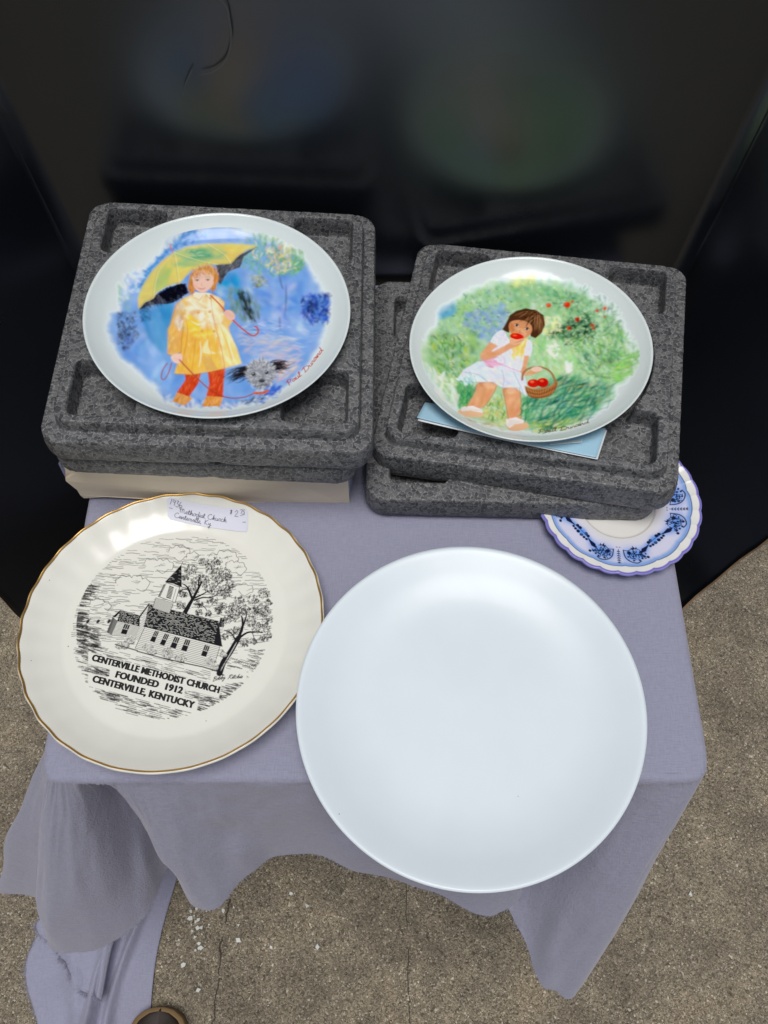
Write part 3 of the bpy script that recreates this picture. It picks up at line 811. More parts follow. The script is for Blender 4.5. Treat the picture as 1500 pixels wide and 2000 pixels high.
def grade(cv, con=1.12, sat=1.08, piv=0.62):
    g_ = np.clip(cv.img, 0, 1) ** (1 / 2.2); g_ = piv + (g_ - piv) * con; l_ = g_.mean(2, keepdims=True); g_ = l_ + (g_ - l_) * sat
    w = np.clip(np.abs(cv.img - cv.img[0, 0]).sum(2, keepdims=True) * 12, 0, 1)      # leave the bare glaze alone
    cv.img = cv.img * (1 - w) + np.clip(g_, 0.02, 0.955) ** 2.2 * w
def print_disc(name, cv, rmax, zf, parent, rings=200, seg=860, lift=0.0002, centre=(0, 0), zmod=None, rmin=0.0, rmod=None, mt=None):
    rr = np.linspace(rmin, rmax, rings); a = np.linspace(0, 2 * np.pi, seg, endpoint=False)
    Rg, A = np.meshgrid(rr, a, indexing='ij')
    R2 = Rg * (1 + rmod(A, Rg)) if rmod is not None else Rg
    x = centre[0] + R2 * np.cos(A); y = centre[1] + R2 * np.sin(A)
    z = zf(np.hypot(x, y) if rmod is None else Rg) + lift
    if zmod is not None: z = z + zmod(A, Rg)
    o = mesh_obj(name, np.stack([x, y, z], -1).reshape(-1, 3), grid_faces(rings, seg, True), mt or M_PRINT, parent)
    col = cv.sample(x.ravel(), y.ravel()); rgba = np.ones((len(col), 4), np.float32); rgba[:, :3] = np.clip(col, 0, 1)
    at = o.data.color_attributes.new('print', 'FLOAT_COLOR', 'POINT'); at.data.foreach_set('color', rgba.ravel())
    return o

# --- one-line script alphabet for handwriting: polylines in a unit square, y up, advance width
HAND = {
 'P': ([[(.1, -.1), (.3, 1)], [(.05, .8), (.4, 1.05), (.75, .8), (.5, .5), (.2, .45)]], .75), 'D': ([[(.2, .05), (.4, 1)], [(.0, .85), (.5, 1.0), (.95, .6), (.7, .1), (.1, .0)]], 1.05),
 'M': ([[(0, .7), (.15, .9), (.2, .0)], [(.2, .5), (.45, .85), (.5, .0)], [(.5, .5), (.75, .85), (.85, .05), (1, .1)]], 1.05), 'C': ([[(.75, .85), (.5, 1), (.1, .6), (.15, .1), (.5, .0), (.85, .25)]], .85),
 'K': ([[(.15, 0), (.2, 1)], [(.7, 1), (.2, .45), (.7, 0)]], .8), 'B': ([[(.05, 0), (.3, 1)], [(.1, .85), (.5, 1.05), (.7, .8), (.25, .52), (.65, .4), (.5, .02), (.05, .0)]], .75), 'R': ([[(.05, 0), (.3, 1)], [(.1, .85), (.5, 1.05), (.7, .8), (.2, .5), (.75, .0)]], .8),
 'a': ([[(.45, .45), (.2, .5), (.05, .2), (.2, .0), (.45, .4), (.45, .05), (.6, .05)]], .55), 'b': ([[(.0, .1), (.25, 1), (.15, .0), (.4, .1), (.45, .4), (.2, .4)]], .5), 'c': ([[(.4, .4), (.2, .5), (.05, .2), (.2, 0), (.5, .1)]], .45),
 'd': ([[(.4, .4), (.15, .45), (.05, .15), (.2, 0), (.4, .3), (.55, 1), (.42, .05), (.6, .05)]], .55), 'e': ([[(.0, .15), (.3, .3), (.3, .5), (.1, .4), (.1, .05), (.45, .08)]], .42), 'h': ([[(.0, .05), (.25, 1), (.12, 0), (.3, .45), (.4, .4), (.4, .0), (.55, .08)]], .52),
 'i': ([[(.0, .05), (.15, .5), (.15, .05), (.3, .06)], [(.2, .72), (.22, .76)]], .27), 'k': ([[(0, .05), (.25, 1), (.12, 0)], [(.4, .5), (.15, .25), (.45, 0)]], .5), 'l': ([[(.0, .05), (.3, .9), (.15, .95), (.12, .05), (.32, .06)]], .28),
 'n': ([[(0, .05), (.08, .5), (.08, 0), (.3, .48), (.4, .4), (.38, .02), (.55, .08)]], .52), 'o': ([[(.3, .5), (.05, .3), (.15, 0), (.4, .15), (.35, .48), (.55, .42)]], .48), 'r': ([[(0, .05), (.1, .45), (.3, .45), (.25, .05), (.42, .06)]], .4),
 's': ([[(0, .05), (.2, .5), (.3, .15), (.1, .0), (.42, .08)]], .38), 't': ([[(.0, .05), (.22, .9), (.14, .05), (.35, .06)], [(.0, .6), (.4, .66)]], .33), 'u': ([[(0, .4), (.08, .48), (.08, .08), (.3, .05), (.38, .48), (.36, .05), (.52, .07)]], .5),
 'v': ([[(0, .4), (.08, .48), (.2, .0), (.42, .46), (.55, .42)]], .48), 'y': ([[(0, .45), (.1, .1), (.35, .48), (.2, -.5), (.0, -.4), (.5, .1)]], .5),
 '1': ([[(.1, 0), (.3, 1)]], .4), '9': ([[(.5, .8), (.2, 1), (.1, .65), (.4, .55), (.5, .9), (.3, 0)]], .55), '3': ([[(.1, .9), (.45, 1), (.25, .55), (.5, .35), (.3, -.1), (.0, .0)]], .5), '6': ([[(.35, 1), (.1, .4), (.2, .0), (.5, .1), (.45, .4), (.12, .3)]], .55),
 '$': ([[(.45, .8), (.1, .8), (.4, .45), (.05, .25)], [(.15, 0), (.2, 1)], [(.3, 0), (.35, 1)]], .6), '2': ([[(.05, .7), (.3, 1), (.45, .7), (.05, .05), (.6, .1)]], .6), '5': ([[(.5, 1), (.2, .95), (.12, .55), (.4, .5), (.4, .1), (.0, .0)]], .5), '7': ([[(.0, .9), (.45, .95), (.2, 0)]], .5),
 ',': ([[(.1, .05), (.02, -.15)]], .2), '.': ([[(.05, .0), (.09, .04)]], .2), ' ': ([], .4), '-': ([[(.0, .4), (.5, .4)]], .6)}
def handwriting(text):
    out, x = [], 0.0
    for ch in text:
        pl, adv = HAND[ch]
        for p in pl: out.append(np.array([(x + u, v) for u, v in p]))
        x += adv
    return out, x
def script_on(cv, text, path, h, w, col, slant=0.15, a=1.0):
    """handwriting along a path of photo points; h letter height in photo px"""
    pls, tot = handwriting(text); path = np.array(path, float)
    L = np.r_[0, np.cumsum(np.hypot(*np.diff(path, axis=0).T))]
    for p in pls:
        q = catmull(p, 5); s = np.clip(q[:, 0] / tot, 0, 1) * L[-1]
        bx, by = np.interp(s, L, path[:, 0]), np.interp(s, L, path[:, 1])
        tx, ty = np.interp(np.clip(s + 3, 0, L[-1]), L, path[:, 0]) - np.interp(np.clip(s - 3, 0, L[-1]), L, path[:, 0]), np.interp(np.clip(s + 3, 0, L[-1]), L, path[:, 1]) - np.interp(np.clip(s - 3, 0, L[-1]), L, path[:, 1])
        n = np.hypot(tx, ty) + 1e-9; tx, ty = tx / n, ty / n
        up = q[:, 1] * h
        X = bx + ty * up + tx * up * slant; Y = by - tx * up + ty * up * slant
        cv.rawstroke(cv.P(np.stack([X, Y], 1)), w * cv.k, col, a)

def shp(fx, fy, s, pts): return [(fx + x / s, fy + y / s) for x, y in pts]      # points read off an enlarged crop
def blob(cx, cy, rx, ry, n=14, ang=0, jit=0.0, seed=0):
    r = np.random.RandomState(seed); t = np.linspace(0, 2 * np.pi, n, endpoint=False); k = 1 + r.uniform(-jit, jit, n); c, s = math.cos(ang), math.sin(ang)
    return [(cx + c * rx * q * math.cos(u) - s * ry * q * math.sin(u), cy + s * rx * q * math.cos(u) + c * ry * q * math.sin(u)) for u, q in zip(t, k)]

# ---------------------------------------------------------------- plate with the umbrella child
PROF_COL = smooth_prof([(0.0001, -0.0165), (0.06, -0.0163), (0.082, -0.0152), (0.094, -0.0118), (0.103, -0.0060), (0.1085, -0.0012), (0.1097, 0.0), (0.1102, -0.0008), (0.108, -0.0042), (0.098, -0.0125), (0.082, -0.0185), (0.062, -0.0200), (0.060, -0.0235), (0.056, -0.0235), (0.054, -0.0200), (0.0001, -0.0198)], 8)
zf_col = top_z(PROF_COL)
def collector_plate(loc, rot, label):
    t = tag(empty('decorated_plate', loc, rot), label, 'plate', 'round plates set out on the table')
    lathe('plate_body', PROF_COL, 200, M_PORC, t)
    return t
PL_C, PL_R = (-0.1382, 0.4838, 0.8195), (0, -0.008, 0.046)
pl = collector_plate(PL_C, PL_R, 'white plate painted with a yellow-coated child under an umbrella and a dog')
ML = rot3(*PL_R)
mapL = lambda x, y: onplane((x, y), PL_C, ML, -0.015)[:2]
cv = Canvas(0.102, 660, np.array(WHITE_L) , mapL)
A = lambda *p: shp(150, 400, 2.5, p)
def paint_umbrella(cv):
    edge = A((150, 545), (140, 640), (185, 735), (255, 790), (330, 855), (410, 930), (440, 975), (560, 985), (690, 995), (780, 1000), (880, 965), (985, 940), (1060, 870), (1150, 770), (1205, 680), (1235, 570), (1245, 470), (1190, 385), (1110, 270), (1010, 205), (860, 150), (700, 118), (560, 140), (430, 225), (330, 305), (245, 380), (225, 450), (200, 520))
    ec = np.mean(edge, 0); edge = [tuple(ec + (np.array(q) - ec) * 0.965) for q in edge]
    M = np.clip(cv.mask(cv.P(edge), 7, 16, 0.05, 11) * 0.75 + cv.mask(cv.P(edge), 6, 22, 0.16, 12) * 0.5, 0, 1)
    n1 = fbm(cv.X * 0.018, cv.Y * 0.018, 4, 31)[..., None]; n2 = fbm(cv.X * 0.05, cv.Y * 0.02, 4, 47)[..., None]
    base = lin((92, 152, 222)) * (1 - n1) + lin((150, 182, 228)) * n1
    base = base * (1 - 0.5 * np.clip((n2 - 0.5) * 4, 0, 1)) + lin((60, 120, 205)) * 0.5 * np.clip((n2 - 0.5) * 4, 0, 1)
    pale = np.clip(fbm(cv.X * 0.03, cv.Y * 0.03, 4, 77) * 3 - 1.55, 0, 1)[..., None] * 0.45
    base = base * (1 - pale) + lin((196, 212, 232)) * pale
    cv.fill(M * 0.96, base)
    clip = np.clip(M * 1.2, 0, 1)
    cv.dabs(900, edge, [(96, 158, 226), (120, 170, 228), (150, 185, 230), (70, 130, 212), (165, 180, 225), (190, 205, 230)], 26, 3.0, 80, 0.5, 0.45, clip, 1)
    cv.dabs(420, A((640, 470), (1210, 470), (1190, 700), (820, 720), (760, 600)), [(110, 160, 225), (140, 175, 228), (160, 190, 232), (85, 140, 216), (180, 200, 232)], 30, 3, 8, 0.3, 0.5, clip, 2)
    # soft cloudy fringe at the top, teal by the umbrella
    cv.dabs(260, A((480, 130), (700, 115), (860, 150), (900, 190), (640, 185), (420, 235)), [(120, 165, 220), (170, 190, 225), (205, 215, 230), (40, 140, 200), (140, 140, 180)], 14, 3, 20, 0.9, 0.5, None, 3)
    cv.dabs(150, A((690, 330), (790, 330), (800, 470), (720, 520), (670, 430)), [(28, 140, 205), (40, 160, 210), (60, 170, 215)], 16, 6, 70, 0.6, 0.75, None, 4)
    cv.dabs(130, A((310, 500), (470, 480), (450, 740), (380, 740), (330, 610)), [(30, 130, 190), (40, 150, 200), (90, 165, 215)], 40, 5, 78, 0.12, 0.55, None, 5)
    for k in range(26): 
        x = 330 + k * 5.5; cv.stroke(A((x, 500 + (k * 37) % 60), (x + 40, 640), (x + 70, 760)), 1.3, (150, 195, 225), 0.5, clip=clip, taper=2)
    cv.soften(None, 3)
    cv.dabs(160, edge, [(150, 190, 232), (185, 205, 234), (80, 140, 218), (120, 165, 228)], 12, 1.6, 60, 0.8, 0.35, clip, 61)
    cv.dabs(60, A((640, 330), (1150, 380), (1180, 620), (840, 640), (720, 520)), [(190, 206, 236), (165, 186, 232), (150, 170, 224), (205, 216, 238)], 34, 14, 70, 0.7, 0.40, clip, 91); cv.dabs(30, A((200, 640), (440, 700), (470, 900), (330, 830)), [(150, 185, 235), (185, 206, 238), (110, 165, 230)], 36, 13, 70, 0.5, 0.42, clip, 92); cv.dabs(24, A((760, 420), (1180, 430), (1160, 560), (800, 600)), [(70, 118, 210), (88, 140, 222)], 34, 10, 10, 0.4, 0.45, clip, 93); cv.soften(clip, 3)
    # foliage top right, in greens with sparks of yellow and orange
    cv.dabs(420, A((800, 180), (900, 165), (980, 190), (1060, 250), (1110, 290), (1080, 340), (980, 340), (880, 330), (790, 290), (820, 230)), [(105, 170, 140), (80, 155, 125), (140, 190, 130), (120, 180, 190), (165, 200, 150)], 12, 3, 40, 1.0, 0.6, None, 6)
    cv.dabs(130, A((930, 215), (1050, 225), (1060, 310), (990, 345), (920, 300)), [(225, 200, 130), (240, 225, 150), (235, 170, 130), (250, 240, 200), (120, 175, 90)], 12, 2.6, -30, 0.8, 0.75, None, 7)
    cv.dabs(90, A((1040, 235), (1110, 250), (1110, 320), (1050, 330)), [(95, 160, 100), (130, 180, 110), (150, 195, 150)], 10, 3, 60, 0.8, 0.7, None, 8)
    cv.dabs(80, A((840, 340), (910, 340), (930, 390), (860, 400)), [(125, 150, 70), (190, 195, 150), (215, 205, 190), (100, 120, 80)], 12, 2.4, 15, 0.7, 0.75, None, 9)
    cv.dabs(210, A((740, 400), (830, 400), (900, 500), (890, 560), (800, 560), (740, 500)), [(130, 155, 150), (100, 140, 130), (150, 170, 175), (120, 150, 90)], 16, 3, 75, 0.5, 0.5, None, 10)
    for pts in (((785, 420), (800, 470), (820, 540), (830, 565)), ((795, 415), (820, 480), (850, 540), (865, 580)), ((805, 415), (830, 500), (850, 520)), ((850, 520), (870, 560), (880, 580)), ((880, 510), (890, 560)), ((985, 330), (1000, 390), (1010, 410)), ((1020, 380), (1022, 450), (1015, 540)), ((990, 540), (992, 610))):
        cv.stroke(A(*pts), 2.2, (62, 72, 78), 0.85, 4, taper=2)
    cv.dabs(120, A((775, 410), (835, 410), (870, 540), (840, 560), (800, 480)), [(50, 60, 60), (80, 95, 90), (110, 130, 110)], 9, 1.5, 75, 0.3, 0.8, None, 11)
    cv.dabs(200, A((1100, 440), (1240, 450), (1230, 590), (1150, 580), (1090, 520)), [(45, 85, 175), (60, 105, 200), (95, 140, 215), (35, 55, 130)], 15, 4, 60, 0.8, 0.6, None, 12)
    cv.dabs(70, A((1135, 465), (1180, 470), (1160, 530), (1120, 520)), [(40, 45, 90), (60, 60, 90)], 7, 2, 80, 0.5, 0.8, None, 13)
    # dark dry reeds at the left
    cv.dabs(230, A((200, 530), (290, 510), (300, 640), (240, 720), (195, 680)), [(62, 55, 70), (85, 75, 80), (50, 60, 110), (110, 130, 150)], 8, 1.8, 80, 0.5, 0.75, None, 14)
    cv.dabs(90, A((300, 490), (360, 480), (360, 560), (310, 570)), [(40, 70, 100), (60, 85, 100), (40, 50, 70)], 6, 1.6, 70, 0.8, 0.75, None, 15)
    cv.dabs(60, A((205, 400), (260, 420), (260, 520), (205, 500)), [(140, 185, 190), (150, 190, 150), (170, 195, 220)], 14, 3, 80, 0.5, 0.5, None, 16)
    # sandy, rosy shore by the dog
    cv.dabs(230, A((790, 620), (1060, 640), (1090, 740), (1000, 830), (960, 760), (830, 720)), [(170, 180, 215), (190, 185, 205), (215, 190, 190), (150, 175, 220), (205, 205, 215)], 28, 4, -8, 0.25, 0.5, None, 17)
    cv.dabs(80, A((960, 770), (1100, 740), (1060, 830), (980, 860)), [(225, 195, 160), (235, 205, 190), (215, 175, 165), (200, 205, 220)], 22, 3, -30, 0.25, 0.6, None, 18)
    cv.dabs(110, A((800, 585), (880, 580), (890, 640), (820, 660)), [(60, 130, 200), (110, 165, 220), (190, 210, 230)], 16, 1.6, 5, 0.15, 0.7, None, 19)
    # white broken strokes along the lower edge
    cv.dabs(160, A((420, 930), (700, 980), (900, 940), (1000, 900), (980, 980), (700, 1010), (430, 990)), [(222, 230, 234), (200, 215, 235), (110, 160, 225), (60, 105, 205)], 18, 3.5, 75, 0.5, 0.7, None, 20)
    cv.dabs(60, A((930, 880), (1000, 890), (970, 940), (920, 935)), [(45, 95, 205), (70, 120, 215)], 12, 4, -30, 0.6, 0.7, None, 21)
    cv.soften(None, 1)
    cv.dabs(70, A((1100, 440), (1240, 450), (1230, 590), (1150, 580), (1090, 520)), [(30, 66, 160), (24, 40, 110), (60, 110, 210)], 12, 3, 60, 0.8, 0.7, None, 81)
    cv.dabs(60, A((200, 560), (280, 540), (280, 640), (235, 715), (200, 670)), [(40, 34, 44), (60, 50, 60)], 7, 2, 80, 0.5, 0.8, None, 82)
    cv.dabs(50, A((785, 420), (830, 420), (875, 560), (850, 570), (805, 480)), [(30, 36, 36), (56, 66, 60)], 14, 2.4, 72, 0.2, 0.85, None, 83)
    cv.dabs(60, A((850, 180), (980, 190), (1090, 270), (1080, 330), (980, 330), (860, 280)), [(60, 140, 100), (230, 235, 210), (240, 200, 90), (90, 160, 90)], 9, 2.4, 30, 1.0, 0.75, None, 84)
    cv.dabs(60, A((760, 560), (1200, 560), (1150, 700), (900, 720)), [(215, 225, 240), (190, 208, 238)], 20, 2.4, 5, 0.2, 0.5, None, 85)
    cv.dabs(120, A((330, 330), (430, 230), (560, 150), (640, 165), (470, 225), (380, 300), (300, 420)), [(30, 118, 198), (50, 140, 210), (80, 155, 218)], 14, 5, -40, 0.6, 0.6, None, 86)
    cv.dabs(60, A((240, 360), (340, 300), (300, 420), (215, 470)), [(200, 214, 236), (170, 195, 232), (222, 230, 236)], 12, 6, 60, 0.8, 0.6, None, 87)
    cv.soften(None, 1)
    # umbrella: dark lining, then yellow canopy
    cv.poly(A((305, 508), (330, 475), (380, 440), (440, 405), (500, 380), (530, 380), (545, 425), (505, 450), (475, 470), (440, 480), (400, 478), (350, 488)), (58, 62, 78), 1, 1.6, 1.5)
    cv.dabs(130, A((305, 508), (380, 440), (540, 425), (470, 470), (350, 490)), [(98, 102, 112), (70, 75, 90), (120, 122, 130), (40, 44, 60)], 12, 2.2, 70, 0.25, 0.7, None, 22)
    cv.dabs(80, A((395, 430), (500, 385), (535, 390), (525, 440), (430, 460)), [(24, 28, 48), (18, 22, 40)], 12, 5, 70, 0.3, 0.9, None, 23)
    cv.poly(A((680, 290), (745, 283), (800, 240), (882, 207), (815, 250), (795, 300), (740, 322), (715, 350), (702, 384), (690, 375), (690, 330)), (98, 100, 108), 1, 1.4, 1.0)
    cv.dabs(110, A((690, 290), (745, 283), (810, 235), (800, 295), (740, 320), (705, 375)), [(70, 72, 82), (125, 122, 122), (140, 150, 165), (55, 55, 65)], 12, 2, 125, 0.2, 0.7, None, 24)
    can = A((298, 512), (296, 450), (318, 395), (360, 330), (415, 275), (470, 235), (540, 208), (640, 192), (760, 190), (893, 204), (830, 222), (790, 245), (752, 284), (690, 288), (620, 296), (560, 318), (528, 350), (502, 382), (495, 376), (440, 395), (390, 425), (372, 452), (335, 470))
    Mc = cv.poly(can, (208, 198, 122), 1, 1.6)
    cv.dabs(500, can, [(222, 206, 120), (232, 212, 128), (205, 200, 125), (226, 196, 100)], 26, 4.5, -28, 0.5, 0.5, Mc, 25)
    cv.dabs(150, A((480, 230), (590, 215), (700, 200), (720, 260), (600, 290), (480, 300)), [(150, 190, 140), (130, 185, 145), (190, 202, 130)], 24, 4.5, -5, 0.3, 0.55, Mc, 26)
    cv.dabs(50, A((540, 225), (640, 215), (670, 255), (560, 265)), [(88, 165, 138), (110, 175, 140)], 20, 4, -8, 0.25, 0.75, Mc, 27)
    cv.dabs(60, A((400, 330), (470, 270), (440, 380), (380, 420)), [(160, 195, 130), (185, 200, 120)], 24, 4, -65, 0.2, 0.6, Mc, 28)
    cv.soften(Mc, 3)
    cv.dabs(26, A((540, 225), (640, 215), (670, 255), (560, 265)), [(80, 160, 134), (226, 226, 170)], 12, 2, -8, 0.25, 0.5, Mc, 62)
    for pts in (((478, 236), (490, 300), (500, 378)), ((478, 236), (400, 320), (372, 450)), ((640, 195), (720, 240), (752, 282)), ((478, 236), (600, 270), (690, 287))):
        cv.stroke(A(*pts), 1.4, (240, 232, 190), 0.6, 5); cv.stroke(A(*[(x - 5, y + 3) for x, y in pts]), 1.2, (160, 160, 95), 0.5, 5)
    cv.stroke(A((458, 208), (470, 235)), 2.2, (205, 95, 70), 0.9)
    cv.stroke(A((335, 470), (372, 452), (390, 425), (440, 395), (500, 380)), 1.2, (245, 235, 180), 0.8, 4)
    # boots, legs
    cv.poly(A((488, 915), (552, 935), (562, 948), (530, 992), (470, 968)), (222, 160, 92), 1, 2, 1.5); cv.poly(A((632, 932), (714, 935), (700, 990), (612, 992)), (224, 158, 86), 1, 2, 1.5)
    cv.dabs(50, A((480, 930), (550, 940), (530, 985), (475, 965)), [(232, 185, 125), (205, 140, 75)], 14, 2.5, 115, 0.2, 0.6, None, 29); cv.dabs(50, A((630, 940), (712, 940), (698, 985), (615, 988)), [(235, 180, 110), (205, 135, 70)], 14, 2.5, 100, 0.2, 0.6, None, 30)
    for lg, sd in ((A((525, 812), (608, 806), (592, 870), (548, 936), (488, 915), (530, 850)), 31), (A((638, 804), (724, 798), (716, 870), (714, 938), (632, 932), (646, 870)), 32)):
        Ml = cv.poly(lg, (208, 82, 48), 1, 1.6); cv.dabs(70, lg, [(225, 105, 62), (185, 62, 38), (232, 125, 85), (200, 78, 45)], 14, 3, 105, 0.3, 0.6, Ml, sd)
    # coat
    coat = A((570, 428), (520, 450), (482, 480), (465, 535), (455, 580), (442, 600), (440, 725), (462, 733), (508, 716), (510, 700), (492, 760), (474, 822), (560, 826), (650, 812), (720, 795), (806, 772), (780, 690), (748, 620), (742, 592), (762, 562), (738, 545), (715, 520), (722, 470), (700, 450), (655, 428), (612, 440))
    Mk = cv.poly(coat, (232, 194, 116), 1, 1.6)
    cv.dabs(260, A((540, 450), (690, 450), (700, 600), (680, 640), (560, 600), (530, 520)), [(244, 236, 212), (250, 244, 228), (240, 215, 160), (225, 195, 150)], 16, 5, 70, 0.8, 0.55, Mk, 33)
    cv.dabs(40, A((530, 460), (700, 450), (715, 600), (560, 590)), [(250, 244, 226), (244, 226, 184), (214, 184, 140)], 22, 11, 60, 0.8, 0.55, Mk, 94); cv.dabs(30, A((480, 640), (640, 640), (620, 820), (480, 820)), [(226, 168, 84), (236, 186, 100), (206, 150, 84)], 26, 11, 90, 0.4, 0.5, Mk, 95); cv.dabs(24, A((700, 580), (790, 700), (800, 775), (710, 790)), [(250, 238, 196), (246, 226, 160)], 26, 10, 75, 0.4, 0.55, Mk, 96)
    cv.dabs(60, A((545, 530), (590, 560), (600, 610), (540, 600)), [(245, 215, 60), (238, 200, 70)], 14, 5, 40, 0.6, 0.7, Mk, 34)
    cv.dabs(200, A((510, 610), (690, 600), (700, 790), (480, 815)), [(238, 188, 84), (230, 172, 74), (245, 205, 100), (240, 196, 88)], 30, 5, 95, 0.3, 0.55, Mk, 35)
    cv.dabs(50, A((560, 600), (690, 600), (690, 640), (560, 640)), [(246, 212, 70), (240, 190, 70), (246, 225, 140)], 16, 4, 10, 0.5, 0.7, Mk, 36)
    cv.dabs(120, A((690, 560), (760, 640), (805, 770), (720, 795)), [(248, 232, 168), (246, 240, 210), (245, 215, 120), (235, 200, 120)], 24, 4.5, 75, 0.3, 0.6, Mk, 37)
    cv.dabs(110, A((465, 500), (520, 470), (520, 600), (505, 715), (445, 720), (445, 610)), [(226, 172, 88), (214, 160, 84), (236, 190, 110), (205, 165, 120)], 22, 4, 95, 0.3, 0.6, Mk, 38)
    cv.dabs(40, A((470, 480), (525, 460), (520, 600), (480, 600)), [(232, 226, 214), (190, 180, 160), (205, 190, 150)], 18, 3, 80, 0.4, 0.6, Mk, 39)
    cv.soften(Mk, 2)
    cv.dabs(60, coat, [(250, 240, 205), (226, 178, 96), (240, 205, 120)], 10, 1.6, 90, 0.6, 0.5, Mk, 63)
    cv.poly(A((640, 650), (615, 690), (620, 720), (680, 722), (650, 705), (640, 680)), (244, 228, 178), 0.85, 2.5, 0, 4); cv.poly(A((600, 730), (650, 735), (690, 800), (630, 805)), (205, 168, 110), 0.5, 4, 1)
    cv.stroke(A((652, 440), (665, 540), (690, 640), (710, 720), (722, 795)), 1.6, (205, 140, 70), 0.8, 5); cv.stroke(A((640, 445), (655, 560), (680, 640)), 1.0, (250, 246, 230), 0.7, 5)
    cv.stroke(A((520, 590), (512, 650), (508, 715)), 1.4, (175, 115, 60), 0.7, 4); cv.stroke(A((490, 560), (500, 610), (515, 560)), 1.6, (240, 236, 226), 0.8, 4)
    cv.stroke(A((440, 725), (462, 733), (508, 716)), 1.4, (150, 95, 55), 0.7)
    cv.stroke(A((474, 822), (560, 827), (650, 812), (720, 796)), 1.6, (180, 120, 60), 0.7)
    for pts, c_, w_ in ((((520, 452), (488, 480), (468, 540), (444, 602), (441, 722)), (150, 104, 60), 1.1), (((700, 452), (722, 472), (716, 520), (740, 546)), (170, 118, 66), 1.1), (((748, 620), (780, 690), (804, 770)), (190, 150, 90), 1.0), (((528, 540), (540, 590), (536, 660), (520, 740), (512, 812)), (196, 138, 66), 2.4), (((580, 640), (572, 720), (560, 815)), (206, 148, 70), 2.6), (((690, 560), (712, 620), (742, 700), (760, 780)), (214, 170, 96), 2.4), (((632, 560), (640, 640), (655, 720), (660, 800)), (214, 160, 84), 2.0)): cv.stroke(A(*pts), w_, c_, 0.55, 5, taper=2)
    for pts in (((560, 470), (590, 500), (640, 505), (690, 480)), ((555, 560), (590, 580), (630, 570)), ((600, 660), (606, 720), (596, 790)), ((735, 640), (750, 700), (770, 765))): cv.stroke(A(*pts), 3.4, (250, 243, 222), 0.6, 5, taper=2)
    for x, y in ((592, 520), (648, 516), (610, 610), (668, 612)): cv.poly(A(*blob(x, y, 7, 7)), (208, 150, 70), 0.9); cv.poly(A(*blob(x - 1.5, y - 2, 3, 3)), (245, 225, 180), 0.8)
    # hair, face
    hair = A((546, 368), (552, 338), (580, 310), (640, 294), (672, 306), (684, 345), (682, 380), (668, 408), (656, 420), (648, 396), (580, 404), (570, 426), (552, 424), (540, 400))
    cv.poly(hair, (204, 148, 92), 1, 1.5, 1.0)
    face = A((562, 362), (572, 332), (610, 312), (650, 318), (668, 350), (664, 385), (640, 412), (614, 424), (588, 414), (566, 388))
    Mf = cv.poly(face, (232, 196, 180), 1, 2.0, 0, 5)
    cv.dabs(40, A((570, 380), (600, 380), (600, 412), (575, 405)), [(236, 178, 165), (238, 205, 190)], 10, 6, 30, 0.8, 0.35, Mf, 40); cv.dabs(40, A((575, 325), (655, 325), (655, 352), (575, 352)), [(214, 186, 180), (222, 190, 176)], 12, 5, 0, 0.4, 0.35, Mf, 41)
    cv.dabs(150, A((560, 325), (580, 308), (640, 292), (676, 304), (690, 345), (655, 330), (610, 330), (570, 352)), [(222, 168, 106), (196, 132, 76), (234, 186, 126), (178, 118, 70)], 16, 1.6, 70, 0.5, 0.75, None, 42)
    cv.dabs(60, A((546, 372), (562, 350), (568, 422), (550, 424)), [(222, 160, 92), (180, 118, 66), (200, 138, 76)], 13, 1.8, 85, 0.25, 0.8, None, 43); cv.dabs(45, A((668, 345), (690, 345), (686, 390), (660, 425)), [(226, 158, 84), (190, 120, 58)], 13, 1.6, 100, 0.2, 0.8, None, 44)
    for x, y in ((587, 365), (639, 363)):
        cv.poly(A(*blob(x, y, 9, 4.6)), (222, 210, 204), 0.8, 1.4); cv.poly(A(*blob(x, y, 4.4, 4.2)), (92, 78, 66), 0.95, 1.4); cv.stroke(A((x - 11, y - 1), (x, y - 6), (x + 10, y - 2)), 1.3, (82, 60, 52), 0.9, 3); cv.stroke(A((x - 14, y - 11), (x, y - 17), (x + 13, y - 11)), 1.0, (160, 105, 75), 0.7, 3)
    cv.stroke(A((610, 375), (606, 388), (616, 390)), 1.2, (205, 150, 135), 0.7, 3); cv.stroke(A((592, 402), (608, 406), (626, 401)), 1.8, (192, 110, 104), 0.9, 3); cv.stroke(A((600, 409), (610, 411), (620, 408)), 1.6, (222, 160, 150), 0.7, 3)
    cv.poly(A((566, 432), (578, 420), (602, 425), (630, 424), (652, 428), (655, 446), (632, 432), (600, 462), (572, 448)), (240, 226, 200), 1, 1.6); cv.stroke(A((572, 448), (598, 460), (618, 436)), 1.2, (196, 140, 84), 0.8); cv.stroke(A((626, 432), (648, 455), (655, 438)), 1.2, (176, 150, 120), 0.8)
    # hands, handle, leash
    cv.poly(A((458, 738), (482, 722), (510, 726), (514, 750), (498, 770), (472, 764)), (234, 200, 188), 1, 1.8, 0, 4); cv.stroke(A((475, 745), (498, 752)), 1, (196, 145, 130), 0.6)
    cv.stroke(A((652, 437), (700, 485), (745, 540), (795, 590), (830, 618), (852, 633), (872, 632), (885, 615), (880, 594), (868, 590)), 3.4, (198, 84, 62), 1, 5); cv.stroke(A((652, 434), (700, 482), (745, 536), (795, 586)), 1.0, (232, 140, 110), 0.7, 5)
    hp = A((718, 522), (735, 508), (758, 516), (772, 538), (764, 556), (740, 556), (726, 542)); cv.poly(hp, (232, 190, 175), 1, 1.6, 0, 4)
